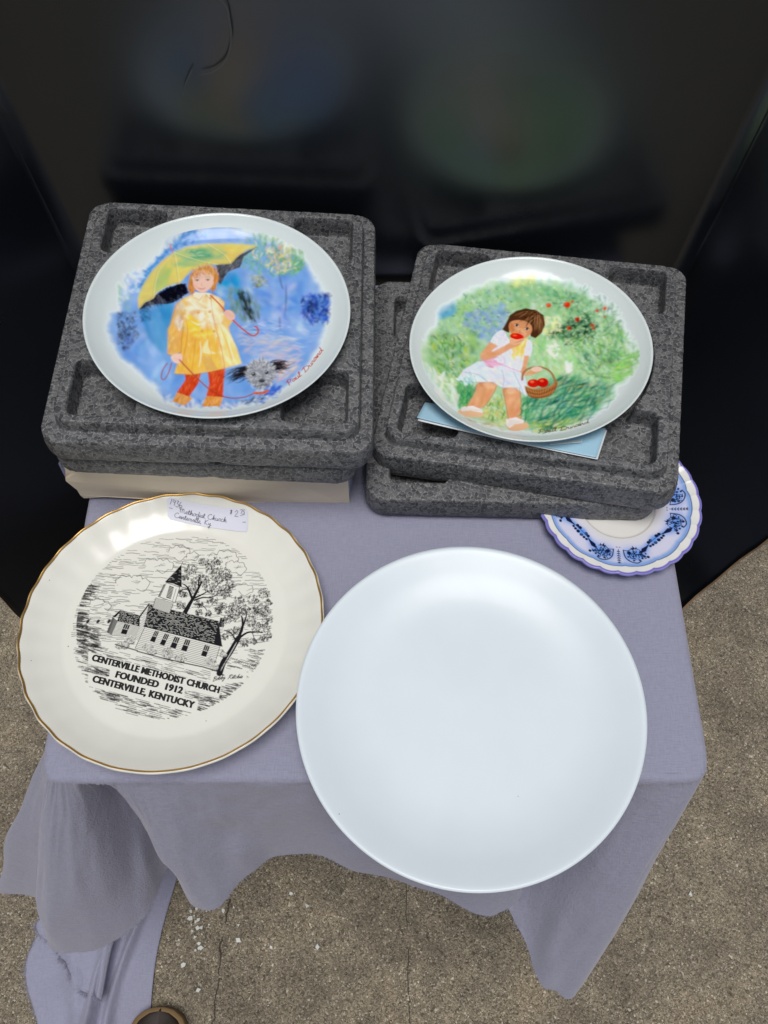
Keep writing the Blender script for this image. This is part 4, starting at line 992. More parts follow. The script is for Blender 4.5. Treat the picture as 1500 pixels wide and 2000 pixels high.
    for k in range(4): cv.stroke(A((722 + k * 11, 530 + k * 5), (738 + k * 9, 516 + k * 7)), 0.9, (186, 130, 115), 0.7)
    cv.stroke(A((440, 770), (418, 805), (412, 840), (424, 852), (442, 828), (456, 790), (462, 768)), 2.2, (164, 84, 74), 0.95, 5); cv.stroke(A((500, 752), (550, 805), (600, 855), (650, 900), (700, 930), (760, 944), (820, 940), (862, 922)), 2.8, (168, 78, 62), 0.95, 5)
    cv.stroke(A((500, 750), (550, 802), (600, 852), (650, 897)), 0.9, (215, 150, 130), 0.6, 5)
    # dog
    for root, tip, n in (((850, 800), (728, 852), 60), ((955, 790), (1038, 790), 46)):
        r = np.random.RandomState(int(root[0]))
        for k in range(n):
            a = np.array(root) + r.randn(2) * (8, 14); b = np.array(tip) + r.randn(2) * (22, 16); m = (a + b) / 2 + r.randn(2) * 8 + (0, -6)
            cv.stroke(A(tuple(a), tuple(m), tuple(a + (b - a) * r.uniform(0.5, 1.05))), 2.6, [(46, 44, 48), (70, 68, 74), (30, 28, 32)][k % 3], 0.85, 3, taper=1)
    head = A(*blob(898, 822, 74, 72, 18, 0, 0.06, 3)); cv.poly(head, (150, 153, 162), 1, 3, 3)
    r = np.random.RandomState(5)
    for k in range(520):
        t = r.rand() * 6.283; q = math.sqrt(r.rand()); x, y = 898 + 74 * q * math.cos(t), 820 + 72 * q * math.sin(t); dx, dy = (x - 900) * 0.18, (y - 838) * 0.22
        c = [(222, 226, 230), (128, 130, 138), (205, 208, 214), (98, 100, 108), (235, 238, 240)][k % 5] if y < 850 else [(198, 202, 208), (120, 122, 130), (225, 228, 232), (90, 92, 100)][k % 4]
        cv.stroke(A((x, y), (x + dx, y + dy + 2)), 1.5, c, 0.7, taper=1)
    cv.dabs(40, A((825, 850), (850, 880), (870, 905), (930, 900), (965, 860), (940, 900), (880, 915)), [(225, 228, 230), (150, 152, 158)], 12, 1.3, 90, 0.5, 0.8, None, 46)
    for x, y in ((862, 823), (926, 815)): cv.poly(A(*blob(x, y, 9, 9)), (40, 40, 46), 1, 1.4); cv.poly(A(*blob(x - 2, y - 3, 3, 3)), (220, 225, 230), 0.95, 1)
    cv.poly(A(*blob(903, 856, 16, 10)), (74, 74, 82), 1, 1.4); cv.stroke(A((890, 852), (915, 851)), 1.2, (150, 152, 160), 0.7); cv.stroke(A((903, 866), (903, 880)), 1.2, (60, 58, 62), 0.8); cv.stroke(A((868, 884), (890, 882), (905, 880), (930, 877)), 1.6, (60, 55, 60), 0.85, 3)
    cv.poly(A((862, 912), (900, 916), (936, 902), (938, 918), (902, 930), (862, 926)), (214, 118, 84), 1, 1.4)
    for x in (880, 897, 915): cv.poly(A(*blob(x, 920 - (x - 880) * 0.1, 3, 2.6)), (90, 50, 40), 0.9, 1)
    cv.dabs(46, A((800, 960), (880, 935), (930, 930), (900, 975), (830, 985)), [(90, 95, 110), (150, 155, 170), (60, 90, 190), (50, 52, 66)], 13, 1.8, -40, 0.4, 0.75, None, 47)
    cv.soften(None, 1)
    script_on(cv, 'Paul', A((1035, 893), (1060, 872), (1098, 843)), 11, 1.7, (196, 66, 58)); script_on(cv, 'Durand', A((1112, 832), (1140, 806), (1170, 765), (1204, 722)), 11, 1.7, (196, 66, 58))
paint_umbrella(cv); grade(cv, 1.2, 0.97, 0.66)
print_disc('painting', cv, 0.100, zf_col, pl)

# ---------------------------------------------------------------- plate with the apple child
PR_C, PR_R = (0.130, 0.4900, 0.7665), (0, -0.050, -0.045)
pr_ = collector_plate(PR_C, PR_R, 'white plate painted with a dark-haired child eating an apple in green grass')
MR = rot3(*PR_R)
pr_.scale = (0.975, 0.975, 0.975)
mapR = lambda x, y: onplane((x, y), PR_C, MR, -0.0148)[:2] / 0.975
cv = Canvas(0.102, 660, np.array(WHITE_L), mapR)
B = lambda *p: shp(700, 450, 1500 / 700, p)
def paint_apple(cv):
    edge = B((255, 480), (250, 560), (290, 640), (350, 720), (410, 790), (500, 830), (620, 855), (760, 862), (880, 845), (985, 790), (1070, 715), (1150, 620), (1175, 530), (1130, 400), (1060, 320), (960, 255), (850, 210), (700, 195), (560, 205), (430, 255), (340, 330), (290, 420))
    ec = np.mean(edge, 0); edge = [tuple(ec + (np.array(q) - ec) * 0.93) for q in edge]
    M = np.clip(cv.mask(cv.P(edge), 12, 20, 0.05, 21) * 0.7 + cv.mask(cv.P(edge), 8, 26, 0.15, 22) * 0.5, 0, 1)
    n1 = fbm(cv.X * 0.016, cv.Y * 0.016, 4, 131)[..., None]; n2 = fbm(cv.X * 0.04, cv.Y * 0.04, 4, 147)[..., None]
    base = lin((178, 208, 172)) * (1 - n1) + lin((150, 192, 140)) * n1
    base = base * (1 - 0.5 * np.clip((n2 - 0.45) * 4, 0, 1)) + lin((206, 222, 206)) * 0.5 * np.clip((n2 - 0.45) * 4, 0, 1)
    cv.fill(M * 0.94, base); clip = np.clip(M * 1.3, 0, 1)
    cv.dabs(700, edge, [(165, 205, 150), (140, 190, 140), (190, 215, 165), (120, 180, 140), (200, 220, 200)], 18, 4, 60, 0.9, 0.45, clip, 1)
    G = [(120, 175, 120), (90, 155, 110), (160, 200, 110), (190, 210, 120), (140, 190, 150)]
    cv.dabs(520, B((330, 340), (430, 255), (560, 210), (650, 215), (640, 330), (560, 400), (440, 430), (330, 440)), [(170, 205, 120), (150, 195, 150), (130, 185, 190), (200, 215, 130), (110, 165, 130), (190, 210, 215)], 9, 3.4, 30, 1.2, 0.6, clip, 2)
    cv.dabs(190, B((450, 340), (620, 300), (640, 400), (560, 470), (470, 430), (440, 380)), [(125, 150, 215), (150, 170, 220), (110, 150, 210), (165, 185, 225)], 14, 5, 10, 0.8, 0.6, None, 3)
    cv.dabs(50, B((340, 340), (400, 310), (400, 350), (340, 380)), [(90, 160, 205), (120, 175, 210)], 16, 4, -45, 0.3, 0.65, None, 4)
    cv.dabs(430, B((640, 210), (780, 205), (930, 250), (980, 320), (900, 360), (780, 330), (650, 320)), [(120, 180, 140), (95, 165, 130), (150, 195, 150), (200, 215, 150), (130, 190, 175), (110, 170, 120)], 11, 3.6, 25, 1.0, 0.6, None, 5)
    cv.dabs(40, B((640, 210), (740, 195), (730, 235), (650, 240)), [(226, 226, 150), (215, 220, 140)], 12, 4, 0, 0.7, 0.7, None, 6)
    cv.dabs(480, B((290, 440), (500, 420), (500, 560), (440, 600), (420, 700), (350, 660), (300, 560)), [(90, 155, 115), (65, 135, 105), (150, 195, 95), (185, 205, 110), (50, 120, 110), (130, 180, 110), (200, 210, 150)], 12, 3, 75, 0.7, 0.65, None, 7)
    cv.dabs(60, B((255, 480), (290, 490), (290, 560), (260, 570)), [(175, 205, 160), (195, 215, 180)], 14, 3, 75, 0.4, 0.6, None, 8)
    for pts in (((330, 460), (360, 440), (385, 415)), ((340, 430), (370, 450), (395, 470)), ((370, 520), (380, 560), (410, 580)), ((400, 490), (395, 580)), ((350, 400), (365, 440), (370, 470)), ((405, 560), (420, 600), (418, 625))): cv.stroke(B(*pts), 1.4, (52, 84, 76), 0.8, 3, taper=2)
    cv.dabs(14, B((360, 540), (430, 560), (420, 640), (370, 600)), [(236, 240, 236)], 6, 2.6, 30, 1.0, 0.9, None, 9)
    cv.soften(None, 3)
    cv.dabs(70, edge, [(226, 232, 222), (215, 228, 205), (195, 215, 170)], 22, 9, 60, 1.0, 0.35, clip, 71); cv.soften(None, 2)
    cv.dabs(150, B((300, 330), (640, 220), (640, 330), (500, 420), (320, 480)), [(120, 170, 100), (80, 140, 110), (205, 218, 120), (90, 150, 190), (60, 120, 100)], 6, 2.6, 30, 1.3, 0.6, clip, 72)
    # leafy branch with red apples on the right
    cv.dabs(430, B((770, 260), (960, 250), (1090, 340), (1110, 430), (1010, 470), (900, 480), (780, 450), (800, 400), (870, 370)), [(70, 120, 95), (90, 145, 110), (50, 95, 85), (125, 175, 130), (150, 190, 150)], 11, 2.6, 15, 0.9, 0.6, None, 10)
    cv.dabs(200, B((790, 430), (870, 380), (960, 350), (1000, 400), (960, 430), (860, 450), (800, 460)), [(45, 80, 75), (60, 100, 85), (35, 62, 62), (95, 140, 100)], 12, 2, -15, 0.7, 0.75, None, 11)
    cv.dabs(90, B((740, 370), (840, 350), (850, 420), (770, 440)), [(228, 226, 170), (215, 220, 180), (225, 228, 200)], 12, 4.5, 40, 0.9, 0.65, None, 12)
    cv.dabs(330, B((880, 440), (1110, 430), (1170, 520), (1150, 610), (1070, 640), (960, 600), (890, 560)), [(110, 170, 105), (140, 190, 110), (160, 205, 130), (90, 150, 110), (175, 210, 150), (100, 130, 90)], 16, 3.2, 60, 0.6, 0.6, None, 13)
    cv.dabs(90, B((1070, 540), (1175, 510), (1160, 610), (1080, 640)), [(150, 205, 110), (130, 195, 100), (175, 215, 135)], 20, 2.6, -12, 0.2, 0.7, None, 14)
    cv.dabs(60, B((930, 510), (1010, 490), (1110, 510), (1090, 550), (960, 590)), [(90, 110, 80), (60, 120, 120), (120, 105, 75), (70, 140, 150)], 12, 2.6, 70, 0.6, 0.6, None, 15)
    cv.dabs(260, B((720, 470), (890, 440), (920, 560), (870, 620), (740, 560)), [(170, 210, 160), (190, 216, 170), (205, 222, 195), (150, 200, 140)], 22, 6, 80, 0.4, 0.5, None, 16)
    cv.dabs(36, B((790, 480), (840, 470), (835, 525), (790, 530)), [(230, 232, 224), (236, 238, 232)], 10, 4, 60, 0.8, 0.8, None, 17); cv.dabs(22, B((870, 540), (895, 545), (895, 590), (868, 585)), [(228, 234, 228)], 14, 4, 85, 0.2, 0.8, None, 18)
    # grass below
    cv.dabs(520, B((690, 690), (840, 600), (1060, 640), (1060, 720), (960, 800), (800, 850), (700, 820)), [(60, 140, 120), (85, 160, 135), (40, 120, 110), (120, 180, 130), (110, 170, 170), (150, 195, 140)], 30, 3, -38, 0.4, 0.6, None, 19, 0.15)
    cv.dabs(170, B((830, 620), (1010, 640), (1080, 650), (1010, 720), (880, 720)), [(80, 160, 150), (140, 190, 150), (190, 210, 170), (60, 140, 140), (170, 150, 110)], 18, 3, -35, 0.4, 0.6, None, 20)
    cv.dabs(160, B((560, 700), (620, 700), (620, 840), (520, 820), (510, 760)), [(206, 206, 150), (190, 196, 130), (220, 216, 180), (170, 185, 120)], 14, 4, 20, 0.8, 0.6, None, 21)
    cv.dabs(180, B((410, 640), (500, 650), (470, 740), (420, 760)), [(70, 150, 115), (110, 175, 115), (150, 195, 130), (60, 135, 120)], 18, 2.6, 75, 0.4, 0.7, None, 22)
    cv.dabs(140, B((700, 800), (960, 790), (880, 845), (740, 860)), [(180, 200, 110), (200, 210, 140), (215, 220, 190), (130, 170, 100)], 16, 3.4, -15, 0.4, 0.6, None, 23)
    cv.dabs(60, B((420, 780), (620, 820), (600, 850), (440, 820)), [(224, 226, 214), (205, 206, 190), (190, 185, 160)], 14, 4, 15, 0.5, 0.6, None, 24)
    for x, y, r in ((797, 311, 11), (873, 309, 15), (918, 370, 11), (882, 406, 10), (979, 394, 8), (1030, 334, 7), (998, 339, 6), (1031, 366, 4), (895, 297, 6), (985, 408, 6)):
        cv.poly(B(*blob(x, y, r, r * 0.85, 9, 0, 0.15, int(x))), (216, 72, 46), 1, 1.6); cv.poly(B(*blob(x - r * 0.2, y - r * 0.3, r * 0.4, r * 0.3)), (236, 120, 84), 0.7, 1.6)
    cv.soften(None, 1)
    cv.dabs(260, edge, [(235, 238, 225), (70, 130, 105), (205, 220, 150), (110, 170, 120), (170, 205, 160)], 7, 2.2, 40, 1.2, 0.45, clip, 64)
    cv.dabs(150, B((700, 700), (850, 610), (1040, 650), (950, 790), (780, 850)), [(20, 92, 96), (30, 110, 92), (60, 140, 110)], 24, 3.2, -38, 0.35, 0.6, None, 73, 0.15)
    cv.dabs(120, B((300, 450), (430, 430), (470, 540), (420, 620), (330, 600)), [(30, 100, 80), (40, 120, 90), (190, 205, 70), (120, 170, 60)], 12, 2.8, 70, 0.7, 0.6, clip, 74)
    cv.dabs(120, B((800, 430), (900, 360), (1000, 370), (1000, 440), (880, 480)), [(22, 60, 54), (35, 80, 66)], 11, 2.2, -10, 0.8, 0.7, None, 75)
    cv.dabs(240, B((330, 330), (560, 215), (780, 215), (960, 270), (1090, 380), (1130, 520), (1040, 640), (900, 560), (720, 470), (560, 430), (330, 470)), [(60, 130, 105), (230, 236, 220), (196, 212, 96), (110, 168, 90), (70, 150, 150), (215, 226, 190), (150, 190, 90)], 7, 3.0, 35, 1.3, 0.65, clip, 77)
    cv.dabs(60, B((270, 580), (400, 620), (420, 740), (400, 790), (330, 700)), [(226, 232, 228), (215, 224, 214), (200, 214, 190)], 22, 8, 65, 0.5, 0.6, None, 76); cv.soften(None, 1)
    # legs, socks, shoes
    for lg, sd in ((B((500, 632), (576, 628), (580, 655), (560, 690), (520, 742), (450, 745), (470, 705), (490, 670)), 31), (B((604, 655), (672, 650), (682, 720), (680, 792), (628, 790), (616, 720)), 32)):
        Ml = cv.poly(lg, (216, 164, 128), 1, 1.8, 0, 4); cv.dabs(60, lg, [(228, 184, 150), (200, 142, 106), (234, 196, 166), (214, 160, 124)], 18, 4, 105, 0.25, 0.5, Ml, sd); cv.soften(Ml, 3)
    cv.poly(B((415, 770), (450, 748), (500, 752), (525, 770), (508, 786), (450, 792), (420, 784)), (224, 190, 160), 1, 1.8, 0, 4); cv.poly(B((622, 838), (650, 806), (690, 800), (712, 812), (705, 832), (660, 848)), (222, 186, 156), 1, 1.8, 0, 4)
    cv.poly(B((435, 742), (480, 734), (520, 750), (518, 764), (470, 756), (432, 766), (424, 758)), (230, 224, 220), 1, 1.8, 1); cv.poly(B((618, 790), (660, 780), (695, 796), (690, 806), (655, 812), (632, 832), (620, 822)), (230, 222, 218), 1, 1.8, 1)
    for k in range(10): cv.stroke(B((430 + k * 9, 762 - k * 1.0), (440 + k * 9, 742 + k * 1.2)), 1, (180, 168, 164), 0.6); cv.stroke(B((624 + k * 7, 826 - k * 3), (634 + k * 6, 790 + k)), 1, (180, 165, 160), 0.6)
    # skirt, blouse
    sk = B((408, 626), (440, 580), (500, 545), (560, 540), (640, 565), (690, 580), (706, 640), (704, 694), (660, 658), (600, 655), (560, 632), (500, 632))
    Ms = cv.poly(sk, (212, 222, 230), 1, 1.8, 1.5); cv.dabs(170, sk, [(228, 234, 236), (190, 206, 222), (222, 214, 226), (226, 226, 205), (205, 218, 230)], 24, 5, 25, 0.5, 0.5, Ms, 33)
    cv.soften(Ms, 2)
    cv.dabs(60, B((408, 626), (470, 590), (500, 632), (430, 640)), [(190, 215, 220), (120, 185, 160), (226, 234, 236)], 14, 3, 70, 0.5, 0.6, None, 34)
    bl = B((588, 418), (560, 446), (548, 490), (575, 520), (560, 550), (620, 575), (690, 588), (700, 540), (722, 520), (728, 470), (705, 452), (640, 460), (612, 420))
    Mb = cv.poly(bl, (222, 226, 232), 1, 1.8, 0, 3); cv.dabs(100, bl, [(232, 234, 238), (205, 212, 226), (226, 200, 214), (214, 214, 226)], 18, 4.5, 75, 0.5, 0.5, Mb, 35)
    cv.dabs(60, B((520, 535), (570, 530), (600, 560), (550, 570)), [(222, 170, 196), (230, 190, 208), (210, 150, 182)], 16, 3.4, 15, 0.4, 0.7, None, 36); cv.stroke(B((530, 545), (580, 550), (640, 575), (685, 590)), 2.4, (214, 160, 190), 0.7, 4)
    cv.dabs(70, B((660, 470), (705, 455), (690, 520), (650, 540), (640, 500)), [(232, 212, 130), (226, 200, 110), (236, 220, 160)], 18, 4.5, 105, 0.25, 0.7, None, 37)
    # arms
    for am, sd in ((B((552, 462), (585, 480), (560, 500), (560, 505), (610, 480), (640, 462), (690, 455), (676, 478), (640, 492), (590, 520), (540, 540), (512, 536), (508, 518), (530, 488)), 38), (B((694, 520), (716, 520), (708, 560), (700, 590), (722, 580), (760, 572), (764, 588), (730, 602), (690, 606), (678, 590), (688, 560)), 39)):
        Ma = cv.poly(am, (218, 170, 136), 1, 1.8); cv.dabs(40, am, [(230, 190, 158), (204, 150, 112), (222, 176, 142)], 16, 3, -25, 0.5, 0.5, Ma, sd); cv.soften(Ma, 2)
    cv.poly(B((634, 452), (650, 444), (690, 448), (694, 458), (660, 476), (636, 470)), (226, 182, 150), 1, 1.6, 0, 4)
    for k in range(3): cv.stroke(B((655 + k * 9, 468 - k * 2), (684 + k * 3, 456 - k * 2)), 0.9, (180, 125, 95), 0.6)
    # head, tilted
    hair = B((604, 410), (618, 385), (634, 352), (660, 334), (700, 323), (744, 330), (776, 352), (782, 392), (768, 425), (742, 448), (722, 440), (716, 400), (690, 380), (640, 378), (634, 400), (632, 425), (612, 418))
    fc = B((630, 402), (640, 378), (680, 372), (716, 385), (728, 410), (716, 436), (690, 450), (660, 446), (640, 430)); 
    cv.poly(hair, (106, 82, 66), 1, 1.6, 1.0); Mf = cv.poly(fc, (212, 160, 124), 1, 1.8, 0, 5)
    cv.dabs(30, B((650, 400), (700, 410), (700, 440), (660, 430)), [(226, 184, 154), (222, 172, 138)], 10, 5, 20, 0.6, 0.45, Mf, 40); cv.dabs(26, B((634, 390), (655, 390), (650, 425), (638, 420)), [(196, 138, 100), (204, 146, 108)], 10, 4, 80, 0.3, 0.5, Mf, 41)
    r = np.random.RandomState(9)
    for k in range(150):
        t = r.rand(); a = np.array((752, 350)) + r.randn(2) * 6; ang = math.radians(r.uniform(40, 200)); L = r.uniform(40, 100); b = a + np.array([math.cos(ang) * L, abs(math.sin(ang)) * L * 0.62])
        if ang < 1.9: b = a + np.array([math.cos(ang) * L * 0.35, math.sin(ang) * L])
        m = (a + b) / 2 + np.array([0, -14]); cv.stroke(B(tuple(a), tuple(m), tuple(b)), 1.5, [(86, 64, 52), (160, 124, 96), (122, 94, 74), (66, 50, 42), (184, 146, 114)][k % 5], 0.75, 3, clip=None if k % 9 == 0 else cv_hair, taper=2)
    for x, y in ((663, 394), (706, 409)):
        cv.poly(B(*blob(x, y, 9, 5.5, 12, 0.3)), (226, 222, 218), 0.95, 1); cv.poly(B(*blob(x, y, 5.5, 5.5)), (60, 46, 42), 0.95, 1.4); cv.stroke(B((x - 9, y - 5), (x + 2, y - 7), (x + 9, y + 1)), 1.2, (70, 46, 36), 0.9, 3)
    cv.stroke(B((678, 412), (672, 424), (684, 426)), 1.3, (176, 120, 90), 0.7, 3)
    cv.poly(B(*blob(663, 441, 29, 14, 16, 0.12)), (216, 64, 38), 1, 1.6); cv.poly(B(*blob(655, 436, 10, 4, 10, 0.1)), (240, 130, 96), 0.8, 2); cv.stroke(B((640, 448), (662, 455), (688, 450)), 1.6, (240, 220, 200), 0.7, 3)
    for pts in (((500, 640), (470, 700), (452, 742)), ((578, 650), (560, 690), (522, 742)), ((606, 662), (616, 720), (628, 790)), ((674, 655), (682, 720), (680, 788))): cv.stroke(B(*pts), 1.3, (160, 108, 78), 0.6, 4)
    for pts in (((408, 628), (500, 634), (562, 634), (602, 656), (660, 660), (704, 694)), ((440, 590), (500, 600), (540, 630)), ((600, 580), (610, 620), (604, 654)), ((650, 590), (670, 630), (690, 676))): cv.stroke(B(*pts), 1.4, (150, 168, 190), 0.6, 4)
    cv.poly(B((505, 634), (575, 630), (566, 650), (512, 652)), (170, 118, 86), 0.22, 5); cv.poly(B((608, 656), (670, 652), (668, 672), (612, 674)), (170, 118, 86), 0.22, 5)
    cv.poly(B(*blob(545, 645, 24, 13, 12, 0.3)), (236, 200, 172), 0.55, 8); cv.poly(B(*blob(640, 668, 22, 14)), (236, 200, 172), 0.55, 8)
    cv.dabs(46, B((560, 690), (612, 690), (622, 800), (540, 790), (530, 740)), [(120, 165, 90), (196, 200, 130), (80, 140, 100)], 14, 2.2, -75, 0.5, 0.75, None, 78); cv.dabs(30, B((425, 690), (480, 680), (450, 745), (425, 745)), [(70, 150, 110), (130, 185, 120)], 16, 2.2, -70, 0.4, 0.8, None, 79); cv.dabs(30, B((676, 690), (720, 700), (720, 800), (684, 800)), [(50, 130, 110), (110, 175, 120)], 18, 2.2, -65, 0.4, 0.8, None, 80)
    # basket
    bk = B((698, 652), (740, 664), (800, 655), (832, 628), (828, 660), (800, 690), (760, 700), (715, 692)); Mk = cv.poly(bk, (168, 120, 82), 1, 1.6, 0, 3)
    for k in range(24): cv.stroke(B((702 + k * 5.6, 650 + 12 * math.sin(k / 7.6)), (716 + k * 4.3, 694 - 2 * math.sin(k / 7))), 1.1, [(120, 80, 52), (205, 160, 118)][k % 2], 0.75, clip=Mk)
    for k in range(4): cv.stroke(B((702, 662 + k * 9), (760, 676 + k * 7), (826, 642 + k * 12)), 1.0, [(205, 165, 125), (110, 72, 48)][k % 2], 0.7, 3, clip=Mk)
    cv.poly(B(*blob(733, 637, 26, 18)), (206, 66, 44), 1, 1.6); cv.poly(B(*blob(772, 634, 25, 20)), (198, 58, 40), 1, 1.6); cv.poly(B(*blob(727, 630, 9, 6)), (236, 140, 110), 0.8, 2.5); cv.poly(B(*blob(768, 626, 9, 6)), (232, 128, 98), 0.8, 2.5)
    cv.stroke(B((698, 650), (740, 662), (800, 652), (832, 628)), 3.0, (188, 142, 104), 1, 4)
    hd = ((686, 622), (690, 596), (712, 576), (752, 568), (790, 578), (814, 602), (826, 636)); cv.stroke(B(*hd), 4.2, (150, 106, 74), 1, 5); cv.stroke(B(*hd), 1.4, (212, 172, 134), 0.8, 5)
    cv.poly(B((724, 575), (745, 566), (768, 572), (766, 584), (735, 588)), (232, 204, 188), 1, 1.5, 0, 3)
    for k in range(4): cv.stroke(B((733 + k * 8, 570), (735 + k * 8, 583)), 0.8, (190, 150, 130), 0.6)
    cv.soften(None, 1)
    script_on(cv, 'Paul', B((750, 858), (785, 855), (828, 848)), 9, 1.5, (128, 104, 74)); script_on(cv, 'Durand', B((838, 849), (890, 838), (962, 818)), 9, 1.5, (128, 104, 74))
cv_hair = cv.mask(cv.P(B((604, 410), (618, 385), (634, 352), (660, 334), (700, 323), (744, 330), (776, 352), (782, 392), (768, 425), (742, 448), (722, 440), (716, 404), (690, 392), (640, 384), (634, 400), (632, 425), (612, 418))), 1.6)
paint_apple(cv); grade(cv, 1.38, 0.98, 0.70)
print_disc('painting', cv, 0.100, zf_col, pr_)

# ---------------------------------------------------------------- cream souvenir plate with the church engraving
NF = 32
PROF_CH = smooth_prof([(0.0001, -0.0168), (0.05, -0.0167), (0.088, -0.0163), (0.098, -0.0143), (0.110, -0.0088), (0.119, -0.0032), (0.1235, -0.0004), (0.1250, 0.0), (0.1256, -0.0012), (0.122, -0.0060), (0.110, -0.0140), (0.096, -0.0195), (0.078, -0.0215), (0.076, -0.0265), (0.072, -0.0265), (0.070, -0.0210), (0.0001, -0.0205)], 8)
zf_ch = top_z(PROF_CH)
def fl_ramp(r): return np.clip((r - 0.090) / 0.030, 0, 1) ** 1.3
def fl_wave(A): return 0.65 * np.cos(NF * A + 1.2 * np.sin(2 * A)) + 0.35 * np.cos(NF * A * 1.0 + 2.1 + 0.8 * np.sin(3 * A + 1))
ch_r = lambda A, r: 0.0034 * fl_ramp(r) * fl_wave(A)
ch_z = lambda A, r: 0.00045 * fl_ramp(r) * np.cos(NF * A + 1.2 * np.sin(2 * A) + 1.0) 
CH_C, CH_R = (-0.175, 0.2505, 0.7050), (0, -0.070, 0)
chp = tag(empty('souvenir_plate', CH_C, CH_R), 'cream fluted plate with gold edge and black engraving of a church', 'plate', 'round plates set out on the table')
lathe('plate_body', PROF_CH, 640, M_CREAM, chp, ch_r, ch_z, 130)
rimp = [(0.1229, -0.0002), (0.1234, 0.0003), (0.1241, 0.0008), (0.1246, 0.0008)]
lathe('gold_edge', rimp, 640, M_GOLD, chp, ch_r, ch_z, 12)
MC = rot3(*CH_R)
mapC = lambda x, y: onplane((x, y), CH_C, MC, -0.0166)[:2]
CREAM = np.array((0.80, 0.80, 0.735))
cv = Canvas(0.094, 720, CREAM, mapC)
INK = (22, 22, 26); PAP = tuple(255 * np.where(CREAM < 0.0031, CREAM * 12.92, 1.055 * CREAM ** (1 / 2.4) - 0.055))
c1 = lambda *p: shp(140, 1030, 7.5, p); c2_ = lambda *p: shp(330, 1030, 6.818, p); c3 = lambda *p: shp(140, 1180, 7.5, p); c4 = lambda *p: shp(320, 1180, 6.5217, p)
CC, CR = np.array((-0.0035, 0.0062)), 0.0845
def inside(x, y, k=1.0):
    q = np.array(mapC(x, y)) - CC; return np.hypot(*q) < CR * k
def paint_church(cv):
    r = np.random.RandomState(4)
    # sky hatching, dense towards the left edge
    def hatch(x, y, L, ang, w, al=0.85):
        t = math.radians(ang); d = np.array([math.cos(t), math.sin(t)]); n = max(2, int(L / 3)); pts = []
        for k in range(n + 1):
            q = np.array([x, y]) + d * L * (k / n) + np.array([0, 0.5 * math.sin(k * 0.9 + x)])
            if inside(*q): pts.append(q)
        if len(pts) > 1: cv.stroke(pts, w, INK, al)
    hor = lambda x: 1248 + (x - 147) * 0.155
    y = 1050.0
    while y < 1300:
        x = 140.0
        while x < 540:
            L = r.uniform(8, 42); left = x < 230 and y < 1250; dens = 0.86 if left else (0.66 if y < 1110 else 0.52)
            if y < hor(x) - 4 and r.rand() < dens: hatch(x, y + r.uniform(-0.6, 0.6), L, 2 - 5 * max(0, (x - 240) / 200) * (1150 < y), r.uniform(0.75, 1.15))
            x += L + r.uniform(2, 20)
        y += 3.1
    # short flicks following the left boundary
    for k in range(150):
        a = r.uniform(math.radians(150), math.radians(205)); q = CC + CR * 0.985 * np.array([math.cos(a), math.sin(a)])
        # find its photo position by local inversion
        x, yy = 338 + (q[0] - CC[0]) * 2260, 1228 - (q[1] - CC[1]) * 2080
        hatch(x, yy, r.uniform(8, 26), 6 + r.uniform(-4, 4), r.uniform(0.8, 1.5))
    # clouds
    def cloud(pts, n=5):
        P = np.array(pts, float); cv.poly([tuple(p) for p in P] , PAP, 1, 2, 0, 3)
        m = len(P)
        for i in range(m):
            a, b = P[i], P[(i + 1) % m]; mid = (a + b) / 2; nn = np.array([(b - a)[1], -(b - a)[0]]) * 0.35
            if (mid - P.mean(0)) @ nn < 0: nn = -nn
            if i < m * 0.75: cv.stroke([tuple(a), tuple(mid + nn), tuple(b)], 0.9, INK, 0.9, 5)
        c = P.mean(0)
        for k in range(n): cv.stroke([tuple(c + (r.uniform(-10, 10), r.uniform(0, 6))), tuple(c + (r.uniform(4, 16), r.uniform(-3, 2)))], 0.7, INK, 0.7)
    cloud(c1((1070, 520), (1160, 475), (1250, 490), (1340, 490), (1440, 510), (1490, 560), (1410, 620), (1250, 620), (1120, 590)))
    cloud(c1((650, 820), (690, 750), (800, 725), (880, 740), (960, 720), (1040, 760), (1110, 770), (1130, 850), (950, 900), (720, 860)))
    cloud(c1((270, 1120), (330, 1070), (420, 1060), (480, 1100), (560, 1130), (570, 1180), (480, 1190), (330, 1140)))
    cloud(c2_((0, 320), (60, 275), (150, 270), (230, 280), (280, 330), (220, 390), (60, 400)))
    cloud(c2_((230, 410), (300, 345), (370, 350), (390, 400), (300, 430))); cloud(c2_((530, 390), (640, 370), (740, 325), (830, 330), (900, 390), (910, 460), (760, 470), (600, 440)))
    cloud(c2_((760, 520), (800, 460), (870, 470), (940, 475), (1010, 520), (1010, 590), (890, 600), (780, 570))); cloud(c2_((880, 800), (960, 770), (1050, 775), (1120, 830), (1080, 870), (930, 850)), 2)
    # ground: white lawn then slanted water-like lines
    lawn = [(143, 1250), (260, 1266), (430, 1304), (520, 1318), (470, 1420), (140, 1420)]
    cv.poly(lawn, PAP, 1, 1.5)
    y = 1235.0
    text_boxes = [((172, 1273), (432, 1341), (428, 1364), (172, 1297)), ((215, 1304), (362, 1340), (360, 1364), (212, 1330)), ((172, 1313), (388, 1369), (384, 1394), (172, 1340)), ((412, 1312), (482, 1306), (482, 1332), (410, 1338))]
    TB = sum(cv.mask(cv.P(b), 3) for b in text_boxes); keep = 1 - np.clip(TB, 0, 1)
